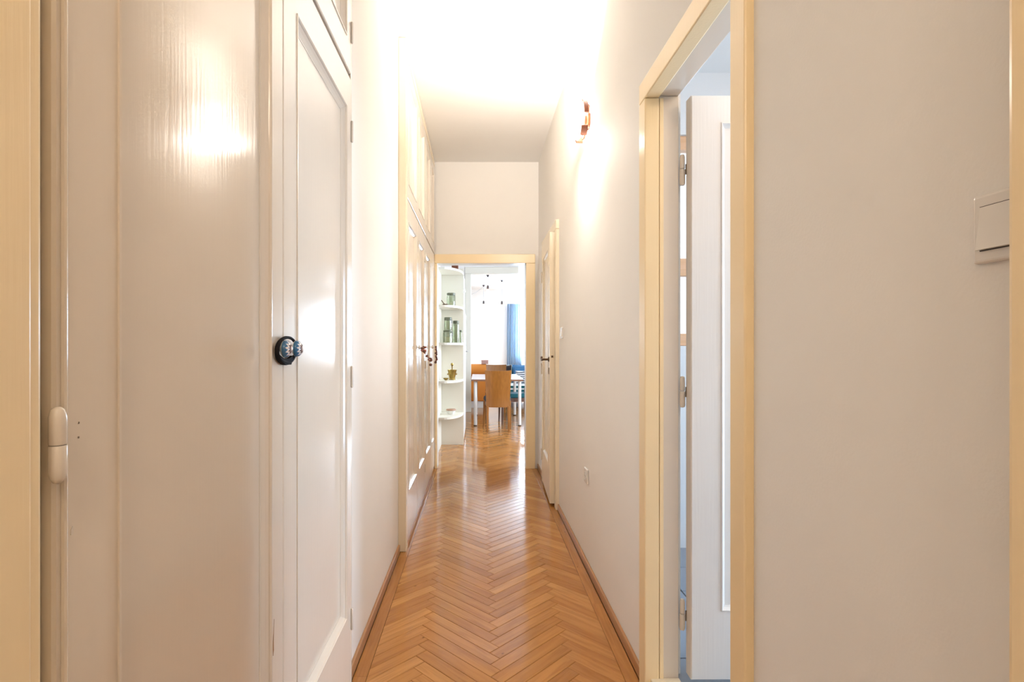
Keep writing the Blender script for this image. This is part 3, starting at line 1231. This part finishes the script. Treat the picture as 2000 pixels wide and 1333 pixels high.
x = XF + 0.044
bd = []
for i in range(11):
    bd.append((x + R.uniform(-.006, .012), 3.765 + R.uniform(-.03, .03), 1.185 - R.uniform(-.012, .05), R.uniform(.009, .016), 'bead_pink' if i % 3 else 'bead_brown'))
ya, yb = 3.78, 4.30
npts = [(x, ya + (yb - ya) * k / 10, 1.165 - 0.085 * (k / 10) ** 0.8 + 0.0 * k) for k in range(11)]
for k in range(2, 9):
    p = npts[k]
    bd.append((p[0] + R.uniform(-.004, .006), p[1] + R.uniform(-.02, .02), p[2] + R.uniform(-.01, .01), R.uniform(.006, .011), 'bead_brown' if k % 2 else 'bead_pink'))
for k in range(7):
    bd.append((x + R.uniform(-.004, .012), 4.27 + R.uniform(-.05, .05), 1.075 + R.uniform(-.03, .022), R.uniform(.009, .016), 'bead_brown' if k % 3 else 'bead_pink'))
garland('dried pink flower garland draped from the first to third far cupboard knob', 3.78, npts, bd, 'dried garlands on the far cupboard')
bd = []
for i in range(13):
    bd.append((x + R.uniform(-.004, .012), 4.87 + R.uniform(-.04, .04), 1.19 - i * 0.0115, R.uniform(.008, .015), 'bead_brown' if i % 3 != 1 else 'bead_pink'))
garland('dark dried bead string hanging straight down at the last far cupboard doors', 4.87, [(x, 4.87, 1.20), (x + .004, 4.875, 1.13), (x, 4.87, 1.045)], bd, 'dried garlands on the far cupboard')

# ------------------------------------------------------------------ wall sconce
SY, SZ = 2.86, 2.395
sc = thing('wall_sconce', 'glowing opal glass wall lamp with copper-brown holder on the right wall', 'lamp', (XR, SY, SZ))
m = MB()
m.lathe([(0.040, 0.0), (0.045, 0.004), (0.043, 0.014), (0.030, 0.02), (0.0, 0.02)], (XR, SY, SZ), '-X', 24)
m.build('wall_plate', M['copper'], sc, smooth=True)
m = MB()
m.lathe([(0.030, 0.0195), (0.032, 0.024), (0.030, 0.032), (0.0, 0.032)], (XR, SY, SZ), '-X', 24)
m.build('lamp_holder', M['copper'], sc, smooth=True)
m = MB()
m.lathe([(0.028, 0.033), (0.070, 0.038), (0.088, 0.048), (0.094, 0.058), (0.088, 0.073), (0.072, 0.086), (0.046, 0.096), (0.018, 0.100), (0.0, 0.101)], (XR, SY, SZ), '-X', 36)
m.build('shade', M['lamp'], sc, smooth=True)
# curved wooden clips gripping the shade
for a0, a1, h0, h1 in ((0.03, 1.15, 0.024, 0.047), (-1.05, -0.55, 0.024, 0.058), (2.0, 3.1, 0.024, 0.047), (3.7, 4.2, 0.024, 0.058)):
    m = MB()
    pr = [(0.099, h0), (0.110, h0), (0.110, h1), (0.099, h1)]
    rings = []
    n = 12
    for k in range(n + 1):
        a = a0 + (a1 - a0) * k / n
        rings.append([m.bm.verts.new((XR - h, SY - r * math.cos(a), SZ + r * math.sin(a))) for r, h in pr])
    for a, c in zip(rings, rings[1:]):
        for k in range(4):
            m.face([a[k], a[(k + 1) % 4], c[(k + 1) % 4], c[k]])
    m.face(rings[0][::-1])
    m.face(rings[-1])
    am = (a0 + a1) / 2
    cl = m.build('shade_clip', M['copper'], sc, smooth=True)
    m = MB()
    m.tube([(XR - 0.010, SY - 0.03 * math.cos(am), SZ + 0.03 * math.sin(am)), (XR - 0.014, SY - 0.09 * math.cos(am), SZ + 0.09 * math.sin(am)), (XR - 0.03, SY - 0.104 * math.cos(am), SZ + 0.104 * math.sin(am))], 0.004, 8)
    m.build('clip_arm', M['copper'], cl, smooth=True)
# added disc lights above and below the closed shade, lifting ceiling and far wall
for nm, zz, rx, pw in (('fill_uplight', 0.112, PI - 0.5, FILL_UP), ('fill_downlight', -0.112, 0.0, FILL_DOWN)):
    l = area(nm, (XR - 0.075, SY, SZ + zz), (rx, 0, 0), 0.10, 0.10, pw, SCONCE_COL)
    l.data.shape = 'DISK'

# ------------------------------------------------------------------ switches and socket
def switch(name, label, yc, zc, hw, hh, group=None):
    s = thing(name, label, 'switch', (XR, yc, zc), group=group)
    g = MB()
    g.box(XR - 0.009, XR, yc - hw, yc + hw, zc - hh, zc + hh, 0.004, 3)
    g.build('cover_plate', M['plastic'], s)
    g = MB()
    a = [(XR - 0.0085, z_) for z_ in (zc - hh * .62, zc + hh * .62)]
    iw = hw * 0.72
    v = []
    for yy in (yc - iw, yc + iw):
        v.append([g.bm.verts.new(c) for c in ((XR - 0.007, yy, zc - hh * .62), (XR - 0.016, yy, zc - hh * .62), (XR - 0.0125, yy, zc), (XR - 0.0100, yy, zc + hh * .62), (XR - 0.007, yy, zc + hh * .62))])
    g.face(v[0])
    g.face(v[1][::-1])
    for k in range(5):
        g.face([v[0][k], v[0][(k + 1) % 5], v[1][(k + 1) % 5], v[1][k]])
    rk = g.build('rocker', M['plastic'], s)
    for za, zb in ((-.65, -.615), (.625, .64)):
        g = MB()
        g.box(XR - 0.0097, XR - 0.008, yc - iw - 0.0007, yc + iw + 0.0007, zc + hh * za, zc + hh * zb)
        g.build('rocker_gap', M['plastic_dark'], rk)


switch('light_switch', 'white rocker light switch beside the casing at the right edge', 0.592, 1.335, 0.041, 0.040, 'white rocker switches')
switch('light_switch', 'small white rocker switch beside the far right door casing', 3.76, 1.29, 0.041, 0.040, 'white rocker switches')
so = thing('power_socket', 'white power socket low on the right wall', 'socket', (XR, 2.91, 0.497))
m = MB()
m.box(XR - 0.010, XR, 2.87, 2.95, 0.457, 0.537, 0.004, 3)
m.build('cover_plate', M['plastic'], so)
m = MB()
m.lathe([(0.0215, 0.0099), (0.0225, 0.013), (0.020, 0.013), (0.0195, 0.0115), (0.0, 0.0112)], (XR, 2.91, 0.497), '-X', 24)
sw = m.build('socket_well', M['plastic'], so, smooth=True)
for dy in (-0.0095, 0.0095):
    m = MB()
    m.lathe([(0.0025, 0.0112), (0.0025, 0.0118), (0.0, 0.0118)], (XR, 2.91 + dy, 0.497), '-X', 8)
    m.build('pin_hole', M['plastic_dark'], sw)

# ------------------------------------------------------------------ kitchen: corner shelf unit and cabinet
su = thing('corner_shelf', 'pale mint white end shelf with rounded shelves behind the doorway', 'shelf', (-0.44, 6.5, 0))
SX0, SX1, SYB, SYF = -0.447, -0.176, 6.53, 6.02
m = MB()
m.box(SX0 - 0.018, SX1, SYB, SYB + 0.02, 0, 2.14, 0.001)
m.build('back_panel', M['mint'], su)
m = MB()
m.box(SX0 - 0.018, SX0, SYF - 0.0, SYB - 0.0005, 0.0, 2.14, 0.001)
m.build('side_panel', M['mint'], su)
SHZ = (2.085, 1.66, 1.235, 0.803, 0.395)
for z in SHZ:
    pts = [(SX0 + 0.0005, SYB - 0.0006), (SX0 + 0.0005, SYF + 0.004)]
    for k in range(1, 13):
        a = PI / 2 * k / 12
        pts.append((SX0 + 0.04 + (SX1 - SX0 - 0.045) * math.sin(a), SYB - 0.03 - (SYB - SYF - 0.034) * math.cos(a)))
    pts.append((SX1 - 0.004, SYB - 0.0006))
    m = MB()
    m.prism(pts, z - 0.024, z)
    m.build('shelf_board', M['mint'], su)

kc = thing('tall_cabinet', 'tall white kitchen cabinet standing behind the rounded shelf', 'cabinet', (-0.45, 7.08, 0))
m = MB()
m.box(-0.75, -0.200, SYB + 0.021, 7.62, 0.0, 2.14, 0.002)
m.build('body', M['cabinet'], kc)
dr = MB()
dr.box(-0.1995, -0.176, SYB + 0.022, 7.60, 0.06, 1.63, 0.002)
dl = dr.build('door', M['cabinet'], kc)
m = MB()
m.tube([(-0.1765, 7.22, 1.125), (-0.145, 7.22, 1.125), (-0.145, 7.30, 1.125), (-0.1765, 7.30, 1.125)], 0.006, 8)
m.build('handle', M['steel'], dl, smooth=True)
dr = MB()
dr.box(-0.1995, -0.190, SYB + 0.022, 7.60, 1.64, 2.13, 0.002)
dl = dr.build('door', M['cabinet'], kc)
m = MB()
m.tube([(-0.1895, 6.60, 1.90), (-0.172, 6.60, 1.90), (-0.172, 6.98, 1.90), (-0.1895, 6.98, 1.90)], 0.006, 8)
m.build('handle', M['steel'], dl, smooth=True)


# jars
def jar(label, x, y, z, r, h, lid_h, filling=None, fill_h=0.0, group='glass jars on the corner shelf', lid='lid', clip_wire=False, neck=None):
    j = thing('glass_jar', label, 'jar', (x, y, z), group=group)
    g = MB()
    neck = neck or r * 0.86
    g.lathe([(0.0, 0.001), (r * .92, 0.001), (r, 0.006), (r, h * 0.78), (neck, h * 0.88), (neck, h - lid_h), (neck - .002, h - lid_h), (neck - .002, h * .87), (r - .003, h * .77), (r - .003, 0.008), (0.0, 0.006)], (x, y, z), 'Z', 20)
    g.build('glass_body', M['jar'], j, smooth=True)
    g = MB()
    g.lathe([(0.0, h - lid_h + .0005), (neck + .004, h - lid_h + .0005), (neck + .005, h - lid_h * .8), (neck + .005, h - .003), (neck, h), (0, h)], (x, y, z), 'Z', 20)
    g.build('lid', M[lid], j, smooth=True)
    if filling:
        g = MB()
        g.lathe([(0.0, 0.007), (r - .004, 0.009), (r - .004, fill_h), (r * .5, fill_h + .004), (0, fill_h + .005)], (x, y, z), 'Z', 16)
        g.build('contents', M[filling], j, smooth=True)
    if clip_wire:
        g = MB()
        g.tube([(x + r * .9, y - .02, z + h - lid_h), (x + r * 1.1, y - .02, z + h * .8), (x + r * 1.05, y - .02, z + h * .55), (x + r * 1.05, y + .02, z + h * .55), (x + r * 1.1, y + .02, z + h * .8), (x + r * .9, y + .02, z + h - lid_h)], .0025, 6)
        g.build('wire_clip', M['steel'], j, smooth=True)


def sx(px, y):
    return (px - 934) / F * y


jy = 6.36
jar('clear storage jar with dark lid alone on the upper shelf', sx(881, jy), jy, 1.66, 0.052, 0.165, 0.026, group='glass jars on the corner shelf')
jy = 6.32
jar('clip jar half full of white flour, lowest of the stacked pair', sx(874.5, jy), jy, 1.235, 0.055, 0.150, 0.022, 'flour', 0.070, clip_wire=True)
jar('empty clip jar standing on the flour jar', sx(875, jy), jy, 1.3855, 0.046, 0.150, 0.035, clip_wire=True)
jy = 6.40
jar('tall slim clear jar with dark lid right of the stacked jars', sx(890.5, jy), jy, 1.235, 0.038, 0.265, 0.035, neck=0.03)
jy = 6.46
jar('small narrow bottle with dark stopper at the right end of the jar shelf', sx(900, jy), jy, 1.235, 0.014, 0.155, 0.022, neck=0.009)

# small pan with slanting handle
jy = 6.25
sp = thing('coffee_ladle', 'small dark ladle with a slanting handle left of the lone jar', 'ladle', (sx(869, jy), jy, 1.66))
lx = sx(870, jy)
m = MB()
m.lathe([(0.0, 0.001), (0.022, 0.001), (0.032, 0.012), (0.034, 0.026), (0.031, 0.026), (0.028, 0.012), (0.0, 0.006)], (lx, jy, 1.66), 'Z', 18)
m.build('bowl', M['bronze'], sp, smooth=True)
m = MB()
m.tube([(lx - 0.008, jy, 1.680), (lx - 0.024, jy - 0.01, 1.700), (lx - 0.046, jy - 0.02, 1.730)], 0.005, 8)
m.build('handle', M['bronze'], sp, smooth=True)

# brass mortar + pestle, small dish
jy = 6.30
mo = thing('mortar', 'old brass mortar on the middle shelf', 'mortar', (sx(883, jy), jy, 0.803))
mx_ = sx(883, jy)
m = MB()
m.lathe([(0.0, 0.001), (0.040, 0.001), (0.040, 0.010), (0.033, 0.018), (0.040, 0.045), (0.046, 0.075), (0.050, 0.100), (0.056, 0.112), (0.056, 0.117), (0.047, 0.117), (0.040, 0.09), (0.030, 0.03), (0.0, 0.022)], (mx_, jy, 0.803), 'Z', 28)
m.build('bowl', M['brass'], mo, smooth=True)
for s in (-1, 1):
    m = MB()
    m.ball((mx_ + s * 0.050, jy, 0.803 + 0.066), 0.010, 1, 10)
    m.build('lug', M['brass'], mo, smooth=True)
pe = thing('pestle', 'brass pestle standing in the mortar', 'pestle', (mx_, jy, 0.826))
m = MB()
m.lathe([(0.0, 0.0), (0.014, 0.004), (0.015, 0.018), (0.007, 0.035), (0.006, 0.095), (0.007, 0.135), (0.011, 0.140), (0.016, 0.150), (0.0165, 0.160), (0.011, 0.171), (0.0, 0.174)], (mx_, jy, 0.8265), 'Z', 16)
m.build('rod', M['brass'], pe, smooth=True)
jy = 6.2
di = thing('small_dish', 'small tarnished dish left of the brass mortar', 'dish', (sx(870, jy), jy, 0.803))
m = MB()
m.lathe([(0.0, 0.001), (0.014, 0.001), (0.016, 0.006), (0.030, 0.018), (0.034, 0.026), (0.031, 0.026), (0.015, 0.010), (0.0, 0.008)], (sx(871, jy), jy, 0.803), 'Z', 20)
m.build('bowl', M['brass'], di, smooth=True)
jy = 6.33
bo = thing('lidded_bowl', 'small white bowl with pinkish brown lid on the bottom shelf', 'bowl', (sx(881, jy), jy, 0.395))
m = MB()
m.lathe([(0.0, 0.001), (0.032, 0.001), (0.034, 0.005), (0.050, 0.028), (0.053, 0.045), (0.0, 0.045)], (sx(881, jy), jy, 0.395), 'Z', 24)
m.build('bowl', M['dishwhite'], bo, smooth=True)
m = MB()
m.lathe([(0.0, 0.0455), (0.058, 0.0455), (0.059, 0.052), (0.055, 0.061), (0.0, 0.063)], (sx(881, jy), jy, 0.395), 'Z', 24)
m.build('lid', M['lidbrown'], bo, smooth=True)
jy = 6.42
ba = thing('wicker_basket', 'dark brown basket with pale rim on top of the corner shelf', 'basket', (sx(889, jy), jy, 2.085))
bx = sx(888.5, jy)
m = MB()
m.box(bx - 0.036, bx + 0.04, jy - 0.06, jy + 0.06, 2.0855, 2.17, 0.006)
m.build('body', M['basket'], ba)
m = MB()
m.box(bx - 0.0395, bx + 0.0435, jy - 0.064, jy + 0.064, 2.1705, 2.185, 0.004)
m.build('rim', M['basket'], ba)

# ------------------------------------------------------------------ dining table and chairs
tb = thing('dining_table', 'white dining table with brown edge on round white legs', 'table', (0.285, 8.7, 0))
TX0, TX1, TY0, TY1, TZ = -0.105, 0.672, 7.99, 9.40, 0.705
m = MB()
m.box(TX0 + 0.003, TX1 - 0.003, TY0 + 0.003, TY1 - 0.003, TZ - 0.006, TZ, 0.001)
m.build('tabletop', M['tabletop'], tb)
m = MB()
m.box(TX0, TX1, TY0, TY1, TZ - 0.032, TZ - 0.0062, 0.002)
m.build('table_edge', M['tableedge'], tb)
for x_, y_ in ((-0.043, 8.07), (0.622, 8.07), (-0.036, 9.28), (0.630, 9.28)):
    m = MB()
    m.lathe([(0.024, 0.014), (0.024, TZ - 0.033)], (x_, y_, 0), 'Z', 18)
    lg = m.build('leg', M['tableleg'], tb, smooth=True)
    m = MB()
    m.lathe([(0.021, 0.0), (0.025, 0.003), (0.025, 0.0138)], (x_, y_, 0), 'Z', 18)
    m.build('foot', M['black'], lg, smooth=True)


def make_chair(label, loc, rz, wmat, smat, group):
    """local frame: seat faces +Y, rear legs at y = 0"""
    c = thing('dining_chair', label, 'chair', loc, rz, group)
    # curved back panel from below the seat to the top
    g = MB()
    nz, nu = 10, 10
    fr, bk = [], []
    for i in range(nz + 1):
        k = i / nz
        z = 0.345 + (0.862 - 0.345) * k
        hw = 0.164 + 0.020 * k ** 1.4
        lean = -0.02 - 0.085 * max(0, k - 0.15) ** 1.3
        rf, rb = [], []
        for j in range(nu + 1):
            u = -1 + 2 * j / nu
            cv = -0.028 * (1 - u * u)
            zt = z - (0.007 * (1 - u * u) if i == nz else 0)
            rf.append(g.bm.verts.new((u * hw, lean + cv + 0.014, zt)))
            rb.append(g.bm.verts.new((u * hw, lean + cv, zt)))
        fr.append(rf)
        bk.append(rb)
    for i in range(nz):
        for j in range(nu):
            g.face([fr[i][j], fr[i][j + 1], fr[i + 1][j + 1], fr[i + 1][j]])
            g.face([bk[i][j + 1], bk[i][j], bk[i + 1][j], bk[i + 1][j + 1]])
        g.face([fr[i][0], fr[i + 1][0], bk[i + 1][0], bk[i][0]])
        g.face([fr[i][nu], bk[i][nu], bk[i + 1][nu], fr[i + 1][nu]])
    for j in range(nu):
        g.face([fr[0][j], bk[0][j], bk[0][j + 1], fr[0][j + 1]])
        g.face([fr[nz][j], fr[nz][j + 1], bk[nz][j + 1], bk[nz][j]])
    g.build('backrest', M[wmat], c, smooth=True, local=True)
    g = MB()
    g.prism([(-0.165, -0.012), (0.165, -0.012), (0.200, 0.36), (0.188, 0.415), (-0.188, 0.415), (-0.200, 0.36)], 0.405, 0.47)
    bmesh.ops.bevel(g.bm, geom=list(g.bm.edges), offset=0.014, segments=3, affect='EDGES')
    g.build('seat', M[smat], c, smooth=True, local=True)
    g = MB()
    g.prism([(-0.150, 0.0), (0.150, 0.0), (0.184, 0.385), (-0.184, 0.385)], 0.345, 0.404)
    g.build('apron', M[wmat], c, local=True)
    for s in (-1, 1):
        g = MB()
        g.tube([(s * 0.146, -0.020, 0.36), (s * 0.147, -0.024, 0.2), (s * 0.150, -0.040, 0.0)], [0.019, 0.017, 0.012], 10)
        g.build('leg', M[wmat], c, smooth=True, local=True)
        g = MB()
        g.tube([(s * 0.184, 0.375, 0.40), (s * 0.190, 0.38, 0.2), (s * 0.197, 0.385, 0.0)], [0.018, 0.016, 0.011], 10)
        g.build('leg', M[wmat], c, smooth=True, local=True)
    return c


GCH = 'dining chairs around the white table'
make_chair('orange beech chair with its back to the corridor in front of the table', (0.276, 7.50, 0), 0.0, 'chairwood', 'darkseat', GCH)
make_chair('orange beech chair at the far end of the white table', (0.325, 9.62, 0), PI, 'chairwood', 'darkseat', GCH)
make_chair('dark wooden chair with teal seat at the right side of the table', (0.73, 8.37, 0), PI / 2 + 0.08, 'darkwood', 'teal', GCH)

# ------------------------------------------------------------------ living room
# orange sofa
so_ = thing('orange_sofa', 'orange upholstered sofa with rolled back behind the table', 'sofa', (-0.1, 10.5, 0))
m = MB()
m.box(-0.75, 0.185, 10.36, 10.95, 0.13, 0.60, 0.03, 3)
m.build('body', M['orange'], so_, smooth=True)
m = MB()
m.box(-0.73, 0.165, 10.40, 10.93, 0.0, 0.129, 0.004)
m.build('plinth', M['cabinet'], so_)
m = MB()
n = 16
pr = []
for k in range(n):
    a = 2 * PI * k / n
    pr.append((10.49 + 0.13 * math.cos(a), 0.725 + 0.12 * math.sin(a)))
v0 = [m.bm.verts.new((-0.75, p[0], p[1])) for p in pr]
v1 = [m.bm.verts.new((0.15, p[0], p[1])) for p in pr]
v2 = [m.bm.verts.new((0.185, 10.49 + (p[0] - 10.49) * .8, 0.725 + (p[1] - .725) * .8)) for p in pr]
m.face(v0[::-1])
m.face(v2)
for a, c in ((v0, v1), (v1, v2)):
    for k in range(n):
        m.face([a[k], a[(k + 1) % n], c[(k + 1) % n], c[k]])
m.build('bolster', M['orange'], so_, smooth=True)
bxn = thing('storage_box', 'small pinkish brown box lying on the orange sofa back', 'box', (0.13, 10.49, 0.845))
m = MB()
m.box(0.062, 0.195, 10.44, 10.54, 0.846, 0.902, 0.003)
m.build('box_base', M['pinkbox'], bxn)
m = MB()
m.box(0.060, 0.197, 10.438, 10.542, 0.9025, 0.922, 0.003)
m.build('box_lid', M['pinkbox'], bxn)

# teal sofa + cushions
ts = thing('teal_sofa', 'teal sofa with striped throw under the bright window', 'sofa', (1.3, 10.9, 0))
m = MB()
m.box(0.52, 2.3, 10.45, 11.35, 0.12, 0.40, 0.03, 3)
m.build('seat', M['teal'], ts, smooth=True)
m = MB()
m.box(0.52, 2.3, 11.352, 11.56, 0.12, 0.76, 0.04, 3)
m.build('backrest', M['teal'], ts, smooth=True)
for x_, y_ in ((0.60, 10.55), (2.2, 10.55), (0.60, 11.45), (2.2, 11.45)):
    m = MB()
    m.lathe([(0.018, 0.0), (0.024, 0.119)], (x_, y_, 0), 'Z', 10)
    m.build('leg', M['darkwood'], ts, smooth=True)
tw = MB()
tw.box(0.55, 1.35, 10.435, 11.2, 0.405, 0.43, 0.01, 2)
tw.box(0.55, 1.35, 10.42, 10.446, 0.20, 0.43, 0.006, 2)
tag(tw.build('striped_throw', M['throw']), 'teal and white striped throw spread over the teal sofa seat', 'blanket')


def pillow(name, label, loc, w_, h_, t_, mat, tilt, group, rz=0.0):
    c = thing(name, label, 'cushion', loc, rz, group)
    g = MB()
    n = 10
    top, bot = [], []
    for i in range(n + 1):
        for s, lst in ((1, top), (-1, bot)):
            lst.append([])
            for j in range(n + 1):
                u, v = -1 + 2 * i / n, -1 + 2 * j / n
                e = max(0.0, (1 - u ** 4) * (1 - v ** 4)) ** 0.5
                pin = 1 - 0.07 * (1 - abs(u)) * (abs(v) > .99) - 0.07 * (1 - abs(v)) * (abs(u) > .99)
                p = Vector((u * w_ / 2 * pin, -s * (t_ / 2 * e + 0.002), v * h_ / 2 * pin + h_ / 2))
                p = Matrix.Rotation(tilt, 3, 'X') @ p
                lst[-1].append(g.bm.verts.new(p))
    for lst, fl_ in ((top, 1), (bot, 0)):
        for i in range(n):
            for j in range(n):
                q = [lst[i][j], lst[i + 1][j], lst[i + 1][j + 1], lst[i][j + 1]]
                g.face(q if fl_ else q[::-1])
    rim = [(i, 0) for i in range(n)] + [(n, j) for j in range(n)] + [(i, n) for i in range(n, 0, -1)] + [(0, j) for j in range(n, 0, -1)]
    for k in range(len(rim)):
        a, c2 = rim[k], rim[(k + 1) % len(rim)]
        g.face([top[a[0]][a[1]], top[c2[0]][c2[1]], bot[c2[0]][c2[1]], bot[a[0]][a[1]]])
    g.build('cover', M[mat], c, smooth=True, local=True)
    edge = [Matrix.Rotation(tilt, 3, 'X') @ Vector((a * w_ / 2, 0, b_ * h_ / 2 + h_ / 2)) for a, b_ in ((-1, -1), (-.93, 0), (-1, 1), (0, .93), (1, 1), (.93, 0), (1, -1), (0, -.93), (-1, -1))]
    g = MB()
    g.tube(edge, 0.006, 6)
    g.build('piping', M['dishwhite' if mat == 'darkseat' else mat], c, smooth=True, local=True)


GC = 'cushions on the teal sofa'
pillow('cushion', 'blue cushion leaning at the right end of the teal sofa', (0.925, 11.17, 0.445), 0.42, 0.36, 0.13, 'bluefab', -0.12, GC)
pillow('cushion', 'black and white striped cushion in front of the blue cushion', (0.96, 10.88, 0.445), 0.40, 0.25, 0.12, 'zebra', -0.2, GC)
pillow('cushion', 'dark round-cornered cushion with white piping at the left sofa end', (0.612, 11.17, 0.445), 0.17, 0.36, 0.09, 'darkseat', -0.1, GC)

# curtain
cu = thing('curtain', 'blue floor-length curtain gathered left of the bright window', 'curtain', (0.97, LY1 - 0.12, 0))
m = MB()
nu, nz = 84, 14
fr, bk = [], []
for i in range(nz + 1):
    k = i / nz
    z = 0.02 + 2.30 * k
    rf, rb = [], []
    for j in range(nu + 1):
        u = j / nu
        x_ = 0.775 + 0.385 * u + (1 - k) * 0.02 * (u - 0.5)
        am = 0.032 * (1 - 0.25 * k)
        y_ = LY1 - 0.13 + am * math.sin(u * 2 * PI * 7 + 0.6 * math.sin(3 * k)) + 0.008 * math.sin(u * 23 + k * 2)
        rf.append(m.bm.verts.new((x_, y_, z)))
        rb.append(m.bm.verts.new((x_, y_ + 0.003, z)))
    fr.append(rf)
    bk.append(rb)
for i in range(nz):
    for j in range(nu):
        m.face([fr[i][j], fr[i][j + 1], fr[i + 1][j + 1], fr[i + 1][j]])
        m.face([bk[i][j + 1], bk[i][j], bk[i + 1][j], bk[i + 1][j + 1]])
    m.face([fr[i][0], fr[i + 1][0], bk[i + 1][0], bk[i][0]])
    m.face([fr[i][nu], bk[i][nu], bk[i + 1][nu], fr[i + 1][nu]])
for j in range(nu):
    m.face([fr[nz][j], fr[nz][j + 1], bk[nz][j + 1], bk[nz][j]])
m.build('cloth', M['curtain'], cu, smooth=True)
cr = thing('curtain_rail', 'slim white curtain rail above the living room window', 'rail', (1.6, LY1 - 0.1, 2.35))
m = MB()
m.box(0.70, 2.55, LY1 - 0.15, LY1 - 0.11, 2.330, 2.36, 0.003)
m.build('track', M['cabinet'], cr)
for x_ in (0.9, 1.7, 2.4):
    m = MB()
    m.box(x_ - 0.01, x_ + 0.01, LY1 - 0.1095, LY1, 2.335, 2.355)
    m.build('bracket', M['cabinet'], cr)

# pendant bulbs with swagged flex
CZ = 2.72
GP = 'bare pendant bulbs in the living room'
for lab, px, Y, zs in (('bare pendant bulb hanging lowest on the left side', 944.6, 13.4, 2.29),
                       ('bare pendant bulb hanging highest, between the other two', 952.8, 11.5, 2.46),
                       ('bare pendant bulb hanging nearest the blue curtain', 980.3, 12.4, 2.20)):
    xx = sx(px, Y)
    p_ = thing('pendant_lamp', lab, 'lamp', (xx, Y, CZ), group=GP)
    m = MB()
    m.lathe([(0.0, -0.045), (0.012, -0.045), (0.030, -0.012), (0.032, 0.0)], (xx, Y, CZ), 'Z', 14)
    m.build('ceiling_hook', M['socket'], p_, smooth=True)
    m = MB()
    m.tube([(xx, Y, CZ - 0.04), (xx, Y, zs + 0.03)], 0.005, 6)
    m.build('flex', M['cord'], p_, smooth=True)
    m = MB()
    m.lathe([(0.0, 0.035), (0.012, 0.034), (0.022, 0.02), (0.024, -0.03), (0.020, -0.045)], (xx, Y, zs), 'Z', 14)
    m.build('socket', M['socket'], p_, smooth=True)
    m = MB()
    m.lathe([(0.017, -0.0455), (0.022, -0.07), (0.045, -0.10), (0.058, -0.14), (0.055, -0.175), (0.035, -0.20), (0.0, -0.208)], (xx, Y, zs), 'Z', 18)
    m.build('bulb', M['bulb'], p_, smooth=True)
    # the swag runs sideways to the ceiling rose
    m = MB()
    tgt = Vector((-0.9 if Y > 13 else 2.0, Y, CZ - 0.01))
    st_ = Vector((xx, Y, CZ - 0.042))
    pts = []
    for k in range(15):
        f = k / 14
        q = st_.lerp(tgt, f)
        q.z -= 0.24 * 4 * f * (1 - f) * (0.6 if Y < 12 else 1)
        pts.append(q)
    m.tube(pts, 0.005, 6)
    m.build('swagged_flex', M['cord'], p_, smooth=True)
